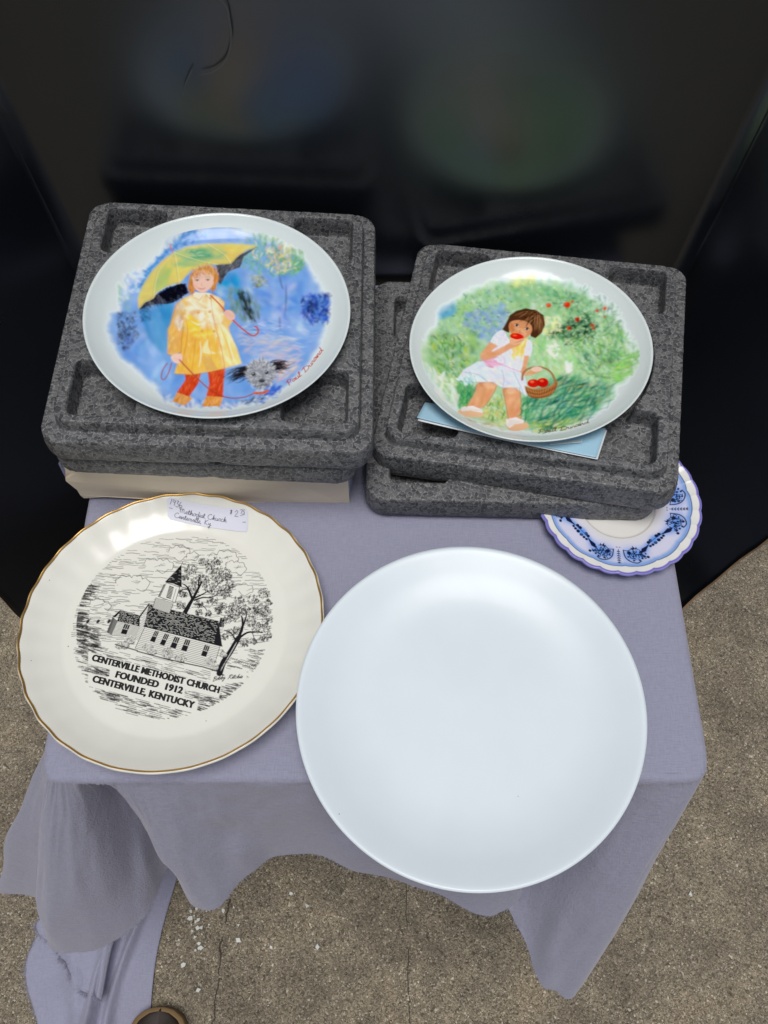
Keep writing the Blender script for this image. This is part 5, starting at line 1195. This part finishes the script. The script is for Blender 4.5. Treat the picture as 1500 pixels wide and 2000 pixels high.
    for k in range(900):
        x = r.uniform(135, 520); y = r.uniform(1245, 1415)
        if y < hor(x) + 20 - 0.0 * x: continue
        q = np.array(mapC(x, y)) - CC; rad = np.hypot(*q) / CR
        if rad > 0.99: continue
        edge = rad > 0.80
        L = r.uniform(6, 20) if edge else r.uniform(8, 30)
        if not edge and 1290 < y < 1385 and r.rand() < 0.5: continue
        t = math.radians(14.5); n = 5; pts = [(x + math.cos(t) * L * s / n, y + math.sin(t) * L * s / n) for s in range(n + 1)]; pts = [p for p in pts if inside(*p)]
        if len(pts) > 1: cv.stroke(pts, r.uniform(0.7, 1.15) * (1.2 if edge else 1), INK, 0.85, clip=keep)
    for k in range(520):                                        # dark crescent at the lower left, lighter at the lower right
        a = math.radians(r.uniform(178, 232) if k % 3 else r.uniform(285, 345)); rad = r.uniform(0.80, 0.985); q = CC + CR * rad * np.array([math.cos(a), math.sin(a)])
        x, yy = 338 + (q[0] - CC[0]) * 2285, 1228 - (q[1] - CC[1]) * 2150
        L = r.uniform(7, 18); pts = [(x + L * s / 4, yy + L * 0.26 * s / 4) for s in range(5)]; pts = [p for p in pts if inside(*p)]
        if len(pts) > 1: cv.stroke(pts, r.uniform(0.7, 1.3), INK, 0.85, clip=keep)
    yb = 1262.0
    while yb < 1430:                                            # ruled lines of the lawn, broken here and there
        x = 130.0
        while x < 540:
            L = r.uniform(10, 46); pts = [(x + L * s / 8, yb + (x + L * s / 8 - 147) * 0.26 - 18) for s in range(9)]
            pts = [p for p in pts if inside(*p, 0.99) and p[1] > hor(p[0]) + 12]
            if len(pts) > 1 and r.rand() < 0.72: cv.stroke(pts, r.uniform(0.7, 1.1), INK, 0.85, clip=keep)
            x += L + r.uniform(3, 14)
        yb += 3.6
    # trees
    def leaves(cx, cy, rad, n, dark=0.5):
        cv.poly(blob(cx, cy, rad * 0.9, rad * 0.75, 10, 0, 0.2, int(cx)), PAP, 0.55, 3)
        for k in range(n):
            t = r.rand() * 6.283; q = math.sqrt(r.rand()) * rad; x, yy = cx + q * math.cos(t), cy + q * math.sin(t) * 0.8; rr = r.uniform(0.9, 2.1); a0 = r.rand() * 6.283
            arc = [(x + rr * math.cos(a0 + s), yy + rr * math.sin(a0 + s)) for s in (0, 0.9, 1.8, 2.7, 3.6)]
            cv.stroke(arc, r.uniform(0.55, 1.0), INK, 0.9)
        for k in range(int(n * dark * 0.35)):
            t = r.rand() * 6.283; q = math.sqrt(r.rand()) * rad * 0.8; x, yy = cx + q * math.cos(t) + rad * 0.15, cy + q * math.sin(t) * 0.7 + rad * 0.2
            cv.poly(blob(x, yy, r.uniform(0.9, 1.8), r.uniform(0.6, 1.1), 6, r.rand() * 3), INK, 0.9, 1)
    def limb(pts, w0, w1):
        P = catmull(np.array(pts, float), 6); n = len(P)
        for i in range(n - 1): cv.stroke([tuple(P[i]), tuple(P[i + 1])], w0 + (w1 - w0) * i / n, INK, 1)
    for x, y_, rd in ((290, 560, 90), (470, 470, 70), (640, 450, 70), (560, 560, 90), (720, 600, 100), (640, 680, 90), (780, 670, 60), (450, 690, 90), (370, 720, 80), (220, 670, 50), (330, 820, 80), (520, 790, 90), (820, 770, 60), (740, 830, 80), (600, 850, 80), (760, 890, 80), (580, 980, 80), (400, 1020, 60), (400, 1130, 50), (520, 1150, 50), (160, 1040, 60), (200, 900, 50), (140, 850, 50)):
        p = c2_((x, y_))[0]; leaves(p[0], p[1], rd / 6.818, int(rd * 0.62), 0.8)
    for p_, w in ((((205, 1150), (260, 1050), (320, 945), (390, 820), (440, 720)), (9, 2)), (((320, 950), (430, 900), (520, 850)), (4, 1.2)), (((310, 950), (270, 850), (240, 790), (180, 750)), (4.5, 1.2)), (((250, 820), (190, 830), (130, 860)), (2.2, 1)), (((340, 970), (450, 935), (560, 935), (640, 890)), (3.4, 0.9)), (((330, 1020), (430, 1035), (480, 1070), (510, 1120)), (2.2, 0.8)), (((400, 800), (395, 700), (420, 640)), (3, 1)), (((620, 800), (670, 740), (720, 700)), (1.6, 0.8)), (((570, 560), (560, 480), (600, 430)), (1.6, 0.8))):
        limb(c2_(*p_), *w)
    for x, y_, rd in ((870, 80, 90), (700, 90, 50), (1000, 60, 80), (1150, 120, 90), (1250, 60, 80), (1100, 220, 90), (1200, 300, 90), (1320, 200, 70), (1330, 400, 60), (880, 160, 80), (860, 360, 60), (770, 420, 50), (1020, 500, 60), (1150, 470, 50), (1250, 440, 50), (940, 330, 60), (790, 210, 60), (1300, 300, 60)):
        p = c4((x, y_))[0]; leaves(p[0], p[1], rd / 6.52, int(rd * 0.6), 0.5)
    for x, y_, rd in ((940, 970, 70), (1120, 960, 80), (1260, 880, 80), (1330, 1000, 50), (860, 1060, 70), (720, 1050, 60), (1010, 1100, 80), (1180, 1090, 80), (1280, 1120, 80), (880, 1150, 80), (650, 1090, 50)):
        p = c2_((x, y_))[0]; leaves(p[0], p[1], rd / 6.818, int(rd * 0.6), 0.5)
    for p_, w in ((((710, 880), (760, 740), (840, 620), (900, 520), (950, 430)), (11, 9)), (((945, 440), (1000, 300), (1000, 190), (985, 150)), (6, 1.4)), (((960, 430), (1060, 365), (1160, 355), (1260, 365)), (4.5, 1.2)), (((920, 470), (880, 400), (840, 355), (770, 330)), (3, 1)), (((1010, 270), (1050, 150), (1040, 60)), (3, 0.9)), (((1180, 120), (1210, 70), (1260, 50)), (2, 0.8)), (((1130, 370), (1150, 430), (1170, 460)), (1.4, 0.7)), (((900, 560), (960, 480), (1010, 470)), (1.6, 0.7)), (((800, 630), (760, 600), (740, 580)), (1.4, 0.7)), (((720, 870), (750, 900), (770, 905)), (3, 0.8)), (((690, 850), (665, 850)), (4, 1))):
        limb(c4(*p_), *w)
    for k in range(26): a = c4((735 + k * 7.5, 830 - k * 13))[0]; cv.stroke([(a[0] - 1.5, a[1] + 3), (a[0] + 0.5, a[1] - 3)], 0.6, PAP, 0.7)
    # church: walls first
    def siding(poly_, v0, v1, n, col=INK):                      # horizontal boards between two upright edges given as (top, bottom) points
        M = cv.poly(poly_, PAP, 1, 1.2)
        for k in range(1, n):
            t = k / n; a = np.array(v0[0]) * (1 - t) + np.array(v0[1]) * t; b = np.array(v1[0]) * (1 - t) + np.array(v1[1]) * t
            cv.stroke([tuple(a), tuple(b)], 0.75, col, 0.9, clip=M)
        cv.stroke(list(poly_) + [poly_[0]], 0.9, INK, 1); return M
    def shingles(poly_, u, v, nu, nv, dark):                    # roof: courses of small dark and light shingles
        M = cv.poly(poly_, INK, 1, 1.2); o, U, V = np.array(poly_[0]), np.array(u), np.array(v)
        for j in range(nv):
            for i in range(nu):
                if r.rand() < dark: continue
                a = o + U * ((i + 0.5 * (j % 2)) / nu) + V * ((j + 0.5) / nv); b = a + U * (0.62 / nu)
                cv.stroke([tuple(a), tuple(b)], 0.85, PAP, r.uniform(0.45, 0.95), clip=M)
        return M
    w1 = c3((670, 248), (998, 325), (950, 490), (578, 452)); siding(w1, (w1[0], w1[3]), (w1[1], w1[2]), 11)
    M = cv.poly(c3((600, 186), (672, 246), (580, 452), (515, 410)), (120, 120, 118), 1, 1.2)
    for k in range(30): a = c3((600 - k * 3 + 30, 190 + k * 8))[0]; cv.stroke([a, (a[0] - 10, a[1] - 2)], 0.6, INK, 0.8, clip=M)
    rf = c3((712, 90), (1002, 166), (995, 325), (668, 246)); shingles(rf, np.array(rf[1]) - rf[0], np.array(rf[3]) - rf[0], 17, 11, 0.48)
    cv.poly(c3((712, 88), (598, 186), (640, 196), (700, 130)), INK, 1, 1.2)
    def window(q, bars=2):
        cv.poly(q, INK, 1, 1.0); q = [np.array(p) for p in q]
        for k in range(1, bars + 1):
            t = k / (bars + 1); cv.stroke([tuple(q[0] * (1 - t) + q[1] * t), tuple((q[0] * (1 - t) + q[1] * t) * 0.5 + (q[3] * (1 - t) + q[2] * t) * 0.5)], 0.7, PAP, 0.9)
        cv.stroke([tuple((q[0] + q[3]) / 2), tuple((q[1] + q[2]) / 2)], 0.8, PAP, 0.9); cv.stroke([tuple(p) for p in q] + [tuple(q[0])], 0.7, PAP, 0.8)
    window(c3((775, 282), (860, 304), (802, 450), (712, 432)))
    g1 = c3((1085, 50), (1065, 318), (925, 645), (945, 480), (1005, 300)); Mg = cv.poly(g1, PAP, 1, 1.2)
    for k in range(22): a = c3((1090, 40 + k * 27))[0]; cv.stroke([a, (a[0] - 24, a[1] - 16)], 0.7, INK, 0.85, clip=Mg)
    main = [(283, 1224), (430, 1262), (417, 1304), (264, 1266)]; siding(main, (main[0], main[3]), (main[1], main[2]), 13)
    rf = [(291, 1180), (427, 1213), (434, 1262), (281, 1223)]; shingles(rf, np.array(rf[1]) - rf[0], np.array(rf[3]) - rf[0], 44, 20, 0.40)
    cv.stroke([(281, 1223), (434, 1262)], 2.0, INK, 1); cv.stroke([(291, 1180), (274, 1203), (267, 1216)], 2.6, INK, 1)
    cv.poly(c4((515, 198), (572, 214), (672, 362), (622, 342)), INK, 1, 1.2); ck = c4((722, 172), (772, 186), (762, 296), (690, 290)); shingles(ck, np.array(ck[1]) - ck[0], np.array(ck[3]) - ck[0], 5, 9, 0.5); cv.poly(c4((722, 172), (742, 176), (714, 292), (692, 288)), INK, 0.9, 1.2)
    for q in (c3((1222, 384), (1284, 398), (1216, 566), (1140, 540)), c3((1366, 424), (1434, 444), (1358, 614), (1284, 588)), c4((140, 408), (208, 426), (150, 574), (74, 548)), c4((278, 440), (344, 460), (290, 608), (214, 586)), c4((522, 514), (590, 536), (540, 676), (468, 656))): window(q, 2)
    # steeple
    bs = c1((1232, 1032), (1490, 1112), (1432, 1262), (1186, 1180)); siding(bs, (bs[0], bs[3]), (bs[1], bs[2]), 11); cv.stroke([bs[0], bs[1]], 2.0, PAP, 1); cv.stroke([bs[0], bs[1]], 0.8, INK, 1)
    bf = [(325.3, 1138), (351, 1147), (342, 1177), (312, 1166)]; cv.poly(bf, PAP, 1, 1.2); cv.stroke(bf + [bf[0]], 1.0, INK, 1)
    lv = [(331, 1144), (339.5, 1147), (333.5, 1170), (324.5, 1167)]; cv.poly(lv, INK, 1, 1)
    for k in range(1, 9): t = k / 9; a = np.array(lv[0]) * (1 - t) + np.array(lv[3]) * t; b = np.array(lv[1]) * (1 - t) + np.array(lv[2]) * t; cv.stroke([tuple(a + (0.8, 0)), tuple(b - (0.8, 0))], 1.0, PAP, 0.95)
    cv.stroke([(321, 1142), (310, 1165)], 2.2, INK, 0.9); cv.stroke([(344, 1150), (337, 1174)], 0.8, INK, 0.9)
    sp = [(354.5, 1103), (355, 1147), (338, 1140), (322, 1137)]; M = cv.poly(sp, INK, 1, 1.2); cv.stroke([(354.5, 1104), (357, 1097)], 0.9, INK, 1)
    for k in range(26): a = (326 + r.rand() * 26, 1112 + r.rand() * 28); cv.stroke([a, (a[0] + 4, a[1] + 0.8)], 0.5, PAP, 0.6, clip=M)
    # shrubs, stones
    for fn, lst in ((c3, ((860, 520, 80), (770, 590, 80), (700, 610, 60), (1120, 640, 85), (1180, 690, 70), (1390, 720, 80))), (c4, ((40, 610, 70), (60, 650, 60), (210, 690, 75), (590, 735, 80), (640, 800, 60), (760, 640, 50)))):
        for x, y_, rd in lst:
            p = fn((x, y_))[0]; s = 7.5 if fn is c3 else 6.52; cv.poly(blob(p[0], p[1] + 1, rd / s * 0.95, rd / s * 0.75, 12, 0, 0.15, int(x)), INK, 0.75, 2.5, 1); leaves(p[0], p[1], rd / s, 10, 1.0)
            for k in range(int(rd * 0.7)):
                t = r.rand() * 6.283; q = math.sqrt(r.rand()) * rd / s; cv.poly(blob(p[0] + q * math.cos(t), p[1] + q * math.sin(t) * 0.75 - 1, 0.9, 0.7, 6), PAP, 0.8, 1)
    for a, b in (((640, 590), (960, 680)), ((960, 690), (1480, 830))): cv.stroke(c3(a, b), 2.2, INK, 0.9)
    cv.stroke(c4((0, 690), (260, 750), (500, 800), (660, 850)), 2.2, INK, 0.9)
    for k in range(24): x = 90 + k * 14; a = c3((x, 385 + k * 3 + (k * 31) % 26))[0]; cv.stroke([(a[0] + 2.2 * math.cos(s), a[1] + 1.5 * math.sin(s)) for s in (2.6, 3.6, 4.6, 5.6, 6.4)], 0.9, INK, 0.9)
    for k in range(46): x = 80 + k * 10; a = c3((x, 520 + k * 3 + (k * 17) % 40))[0]; cv.stroke([(a[0] + 1.6 * math.cos(s), a[1] + 1.2 * math.sin(s)) for s in (2.6, 3.6, 4.6, 5.6)], 0.8, INK, 0.85)
    for x in (235, 385, 545): cv.poly(c3((x - 25, 282), (x - 15, 240), (x + 10, 222), (x + 35, 240), (x + 5, 282)), INK, 0.95, 1.2)
    for k in range(30): a = c4((700 + r.rand() * 300, 700 + r.rand() * 130))[0]; cv.stroke([a, (a[0] + 9, a[1] + 2.4)], 0.9, INK, 0.8)
    for k in range(14): a = c4((860 + k * 24, 690 + k * 9))[0]; cv.stroke([(a[0] + 1.8 * math.cos(s), a[1] + 1.3 * math.sin(s)) for s in (2.6, 3.6, 4.6, 5.6)], 0.9, INK, 0.9)
    script_on(cv, 'Bobby', c4((625, 985), (700, 962), (780, 950)), 7.5, 1.0, INK, 0.5); script_on(cv, 'Ritchie', c4((815, 955), (900, 945), (1000, 942)), 7.5, 1.0, INK, 0.5)
paint_church(cv)
print_disc('engraving', cv, CR + 0.0012, zf_ch, chp, 210, 900, 0.0002, tuple(CC))

# heavy capitals under the picture, laid flat on the glaze
def text_mesh(txt):
    cu = bpy.data.curves.new('caption', 'FONT'); cu.body = txt; cu.size = 1.0; cu.offset = 0.026; cu.resolution_u = 3; cu.fill_mode = 'FRONT'; cu.space_character = 1.06
    ob = bpy.data.objects.new('caption', cu); C.objects.link(ob); bpy.context.view_layer.update()
    me = ob.evaluated_get(bpy.context.evaluated_depsgraph_get()).to_mesh()
    V = np.array([v.co[:] for v in me.vertices]); F = [tuple(p.vertices) for p in me.polygons]
    ob.to_mesh_clear(); bpy.data.objects.remove(ob); bpy.data.curves.remove(cu)
    return V, F
def serif_caps(V, F, h=0.73):
    return V, F
for txt, a, b, up in (('CENTERVILLE METHODIST CHURCH', (179, 1290), (427, 1354), (4.2, -11.8)), ('FOUNDED  1912', (225, 1323), (355, 1355), (4.2, -12.2)), ('CENTERVILLE, KENTUCKY', (180, 1331.5), (378, 1384), (4.2, -12.4))):
    V, F = text_mesh(txt)
    x0, x1 = V[:, 0].min(), V[:, 0].max()
    pa, pb, pu = np.array(mapC(*a)), np.array(mapC(*b)), np.array(mapC(a[0] + up[0], a[1] + up[1]))
    U = (V[:, 0] - x0) / (x1 - x0); W = V[:, 1] / 0.70
    xy = pa + U[:, None] * (pb - pa) + W[:, None] * (pu - pa)
    P3 = np.concatenate([xy, zf_ch(np.hypot(*xy.T))[:, None] + 0.00045], 1)
    dx = (pb - pa) / np.hypot(*(pb - pa)); VV, FF = [], []
    for k, s in enumerate((-0.00036, -0.00012, 0.00012, 0.00036)):
        Q = P3.copy(); Q[:, :2] += dx * s; Q[:, 2] += 0.00003 * k; VV.append(Q); FF += [tuple(i + k * len(P3) for i in f) for f in F]
    mesh_obj('lettering', np.concatenate(VV), FF, M_INK, chp, smooth=False)

# price sticker on the rim
mapS = lambda x, y: onplane((x, y), CH_C, MC, -0.011)[:2]
sc = [np.array(mapS(*q)) for q in ((331, 983), (487, 1006), (484, 1040), (328, 1014))]
nu, nv = 40, 12; V = []
def stick_pt(u, t, lift=0.0009):
    p = (sc[0] * (1 - u) + sc[1] * u) * (1 - t) + (sc[3] * (1 - u) + sc[2] * u) * t
    z = zf_ch(np.hypot(*p)) 
    return np.array([p[0], p[1], z + lift])
keep = []
for i in range(nu):
    for j in range(nv):
        u, t = i / (nu - 1), j / (nv - 1)
        rx, ry = 0.022, 0.12                              # rounded corners
        if u < rx or u > 1 - rx:
            s = (rx - min(u, 1 - u)) / rx; t = 0.5 + (t - 0.5) * (1 - 2 * ry * (1 - math.sqrt(max(0, 1 - s * s))))
        V.append(stick_pt(u, t))
stk = mesh_obj('price_sticker', V, grid_faces(nu, nv), M_STICK, chp)
hv, hf = [], []
def write(txt, u0, t0, u1, t1, h, w=0.00019):
    pls, tot = handwriting(txt)
    for p in pls:
        q = catmull(p, 5); s = q[:, 0] / tot
        pts = np.array([stick_pt(u0 + (u1 - u0) * a + h * 0.03 * b, t0 + (t1 - t0) * a - h * b, 0.0014) for a, b in zip(s, q[:, 1])])
        d = np.gradient(pts, axis=0); n = np.stack([-d[:, 1], d[:, 0], 0 * d[:, 0]], 1); n /= np.linalg.norm(n, axis=1)[:, None] + 1e-9
        b0 = len(hv); m = len(pts); hv.extend(list(pts - n * w)); hv.extend(list(pts + n * w))
        hf.extend([(b0 + i, b0 + i + 1, b0 + m + i + 1, b0 + m + i) for i in range(m - 1)])
write('1936', 0.03, 0.31, 0.18, 0.35, 0.26); write('Methodist Church', 0.14, 0.58, 0.73, 0.66, 0.24); write('Centerville, Ky.', 0.08, 0.86, 0.55, 0.93, 0.24)
write('$', 0.77, 0.28, 0.81, 0.28, 0.2); write('2', 0.83, 0.36, 0.88, 0.36, 0.27); write('75', 0.90, 0.22, 0.96, 0.22, 0.18); write('-', 0.90, 0.34, 0.97, 0.26, 0.1); write('-', 0.02, 0.52, 0.07, 0.52, 0.1); write('-', 0.93, 0.62, 0.985, 0.60, 0.1)
mesh_obj('handwriting', hv, hf, M_PEN, stk, smooth=False)

# ---------------------------------------------------------------- large plain white dinner plate
PROF_W = smooth_prof([(0.0001, -0.0158), (0.04, -0.0157), (0.070, -0.0153), (0.086, -0.0144), (0.098, -0.0124), (0.110, -0.0090), (0.122, -0.0042), (0.1305, -0.0008), (0.1342, 0.0), (0.1352, -0.0008), (0.1345, -0.0024), (0.122, -0.0088), (0.104, -0.0165), (0.094, -0.0205), (0.090, -0.0378), (0.085, -0.0378), (0.083, -0.0205), (0.0001, -0.0200)], 8)
wp = tag(empty('dinner_plate', (0.0668, 0.1780, 0.7185), (0, -0.022, -0.012)), 'large plain white dinner plate overhanging the front edge of the table', 'plate', 'round plates set out on the table')
lathe('plate_body', PROF_W, 220, M_MELA, wp, None, None, 150)

# ---------------------------------------------------------------- blue and white saucer
NB = 28
PROF_S = smooth_prof([(0.0001, -0.0100), (0.028, -0.0100), (0.0325, -0.0098), (0.0345, -0.0090), (0.037, -0.0086), (0.050, -0.0062), (0.062, -0.0030), (0.069, -0.0008), (0.0715, 0.0), (0.0728, -0.0010), (0.0715, -0.0035), (0.058, -0.0090), (0.042, -0.0132), (0.038, -0.0140), (0.0001, -0.0138)], 8)
zf_s = top_z(PROF_S)
s_ramp = lambda r: np.clip((r - 0.045) / 0.027, 0, 1) ** 1.6
s_wave = lambda A: np.abs(np.cos(NB / 2 * A + 0.5)) ** 0.7 - 0.6
s_r = lambda A, r: 0.020 * s_ramp(r) * s_wave(A)
s_z = lambda A, r: -0.0006 * s_ramp(r) * s_wave(A)
SA_C = (0.212, 0.3685, 0.6955)
sau = tag(empty('saucer', SA_C, (0, 0, 0)), 'blue and white scalloped saucer half under the right foam trays', 'saucer')
lathe('plate_body', PROF_S, 448, plain('violet_edge', (0.26, 0.25, 0.62), 0.15, 0, 0.1), sau, s_r, s_z, 110)
cv = Canvas(0.076, 620, np.array((0.72, 0.71, 0.70)), lambda x, y: onplane((x, y), SA_C, np.eye(3), -0.004)[:2])
def paint_saucer(cv):
    x = cv.X / cv.s - cv.h; y = cv.Y / cv.s - cv.h; R = np.hypot(x, y); T = np.arctan2(y, x)
    base = np.array((0.74, 0.72, 0.69)); f = np.clip((R - 0.032) / 0.014, 0, 1)[..., None]
    cv.img = (base * (1 - f) + lin((214, 214, 236)) * f).astype(np.float32)
    # well ring
    cv.img *= (1 - 0.22 * np.exp(-((R - 0.0335) / 0.0007) ** 2))[..., None]
    # wavy blue line with a soft wash inside, white border outside
    wl = 0.0640 + 0.0016 * (np.abs(np.cos(7 * T + 0.3)) ** 0.6 - 0.6)
    wash = np.clip(1 - np.abs(R - wl + 0.0016) / 0.0036, 0, 1)[..., None] * 0.9
    cv.img = cv.img * (1 - wash) + lin((110, 160, 226)) * wash
    o = (R > wl + 0.0004)[..., None]; cv.img = np.where(o, lin((232, 232, 228)), cv.img)
    l = np.clip(1 - np.abs(R - wl) / 0.0008, 0, 1)[..., None]; cv.img = cv.img * (1 - l) + lin((28, 72, 140)) * l
    e = np.clip((R * (1 - 0.020 * s_wave(T)) - 0.0700) / 0.0006, 0, 1)[..., None]; cv.img = (cv.img * (1 - e) + lin((120, 112, 200)) * e).astype(np.float32)
    # eight mirrored scroll motifs with a fern between each pair
    DK = (20, 26, 66); r = np.random.RandomState(3)
    def pt(rr, th):
        rr = 0.0518 + (rr - 0.0562) * 1.62
        return np.array([(rr * math.cos(th) + cv.h) * cv.s, (rr * math.sin(th) + cv.h) * cv.s])
    mm = cv.s * 0.001; WF = 1.75
    def arc(c, d, rad, a0, a1, w, col=DK, n=10):                 # c = (radius mm, angle) anchor; d = side
        P = []
        for k in range(n):
            a = a0 + (a1 - a0) * k / (n - 1); P.append(pt((c[0] + rad * math.sin(a)) * 0.001, c[1] + d * rad * math.cos(a) / c[0]))
        cv.rawstroke(np.array(P), w * WF * mm, col)
    def dot(rr, th, s, col=DK):
        p = pt(rr * 0.001, th); t = np.linspace(0, 6.283, 10, endpoint=False); cv.fill(cv.mask(p + s * WF * mm * np.stack([np.cos(t), np.sin(t)], 1), 1.2), col)
    def leafm(p0, p1, w, col=DK):
        a, b = pt(p0[0] * 0.001, p0[1]), pt(p1[0] * 0.001, p1[1]); d = b - a; n = np.array([-d[1], d[0]]) / (np.hypot(*d) + 1e-9) * w * WF * mm
        cv.fill(cv.mask(np.array([a, a + d * 0.35 + n, b, a + d * 0.35 - n]), 1.2), col)
    for k in range(4):
        th0 = math.radians(-97 + 90 * k)
        # fern
        for j in range(6):
            rr = 53.5 + j * 1.5
            for s in (-1, 1): leafm((rr, th0), (rr + 1.3, th0 + s * (2.2 - 0.15 * abs(j - 2)) / rr), 0.35)
        cv.rawstroke(np.array([pt(0.0525, th0), pt(0.0622, th0)]), 0.6 * mm, DK)
        for s in (-1, 1): dot(51.3, th0 + s * 1.6 / 51, 0.35, (110, 100, 90)); 
        cv.rawstroke(np.array([pt(0.0513, th0 - 0.03), pt(0.0513, th0 + 0.03)]), 0.25 * mm, (130, 120, 110))
        for d in (-1, 1):
            q = lambda mmx: th0 + d * mmx * 1.30 / 56.0
            # light blue glow under the motif
            for mx, rr, s in ((8, 56.5, 4.2), (12, 56.5, 4.4), (16, 57, 3.6), (21, 54.5, 2.2), (25, 53, 1.8), (30, 52.5, 2.0), (34, 52, 2.0)):
                p = pt(rr * 0.001, q(mx)); gg = np.exp(-((cv.X - p[0]) ** 2 + (cv.Y - p[1]) ** 2) / (s * 1.6 * mm) ** 2)[..., None] * 0.85; cv.img = (cv.img * (1 - gg) + lin((92, 150, 232)) * gg).astype(np.float32)
            P = np.array([pt(0.0530, q(4)), pt(0.0575, q(4.5)), pt(0.0605, q(7)), pt(0.0620, q(11)), pt(0.0612, q(14))]); cv.rawstroke(catmull(P, 6), 1.0 * mm, DK)
            P = np.array([pt(0.0530, q(4)), pt(0.0535, q(8)), pt(0.0520, q(12)), pt(0.0535, q(16))]); cv.rawstroke(catmull(P, 6), 0.7 * mm, DK)
            for z_ in range(26):
                mx, rr_ = r.uniform(5.5, 20), r.uniform(53.8, 60.6)
                if (mx - 12) ** 2 / 70 + (rr_ - 57.2) ** 2 / 13 > 1: continue
                if z_ % 2: arc((rr_, q(mx)), d, r.uniform(0.6, 1.1), r.rand() * 6, r.rand() * 6 + 4, 0.34)
                else: dot(rr_, q(mx), r.uniform(0.28, 0.5))
            dot(55.0, q(8.0), 1.15); arc((57.2, q(9)), d, 1.6, 0.3, 4.2, 0.45); arc((57.8, q(13)), d, 1.5, 3.0, 7.2, 0.45); arc((55.6, q(12.4)), d, 1.2, 1.0, 5.4, 0.4); arc((57.2, q(16.2)), d, 1.1, 0, 4.4, 0.4); arc((59.6, q(10.5)), d, 0.9, 2, 6.4, 0.4)
            for mx, rr, s in ((9.6, 60.2, 0.55), (13.4, 60.4, 0.6), (15.6, 59.6, 0.6), (17.6, 58.6, 0.65), (12, 55.6, 0.5), (14.6, 56.8, 0.5), (10.4, 57.4, 0.5), (17.2, 55.4, 0.5), (19.6, 59.8, 0.8), (6.6, 57.5, 0.5)): dot(rr, q(mx), s)
            leafm((53.4, q(13)), (50.4, q(12.4)), 0.55); leafm((53.4, q(14)), (51.6, q(15.6)), 0.5); leafm((53.6, q(12)), (51.4, q(10.6)), 0.5)
            leafm((56.2, q(16.4)), (53.0, q(26.5)), 1.3); P = np.array([pt(0.0598, q(19.6)), pt(0.0585, q(18)), pt(0.0570, q(17)), pt(0.0575, q(15.6))]); cv.rawstroke(catmull(P, 5), 0.45 * mm, DK)
            P = np.array([pt(0.0532, q(24)), pt(0.0525, q(28)), pt(0.0520, q(33)), pt(0.0520, q(36))]); cv.rawstroke(catmull(P, 5), 0.4 * mm, DK)
            for mx, rr, s in ((26.5, 54.2, 0.75), (27.4, 51.8, 0.95), (29.0, 54.2, 0.8), (30.2, 51.4, 1.0), (32.0, 54.0, 1.0)): dot(rr, q(mx), s)
paint_saucer(cv)
print_disc('glaze_pattern', cv, 0.0718, zf_s, sau, 170, 760, 0.0003, (0, 0), s_z, 0.0, s_r)
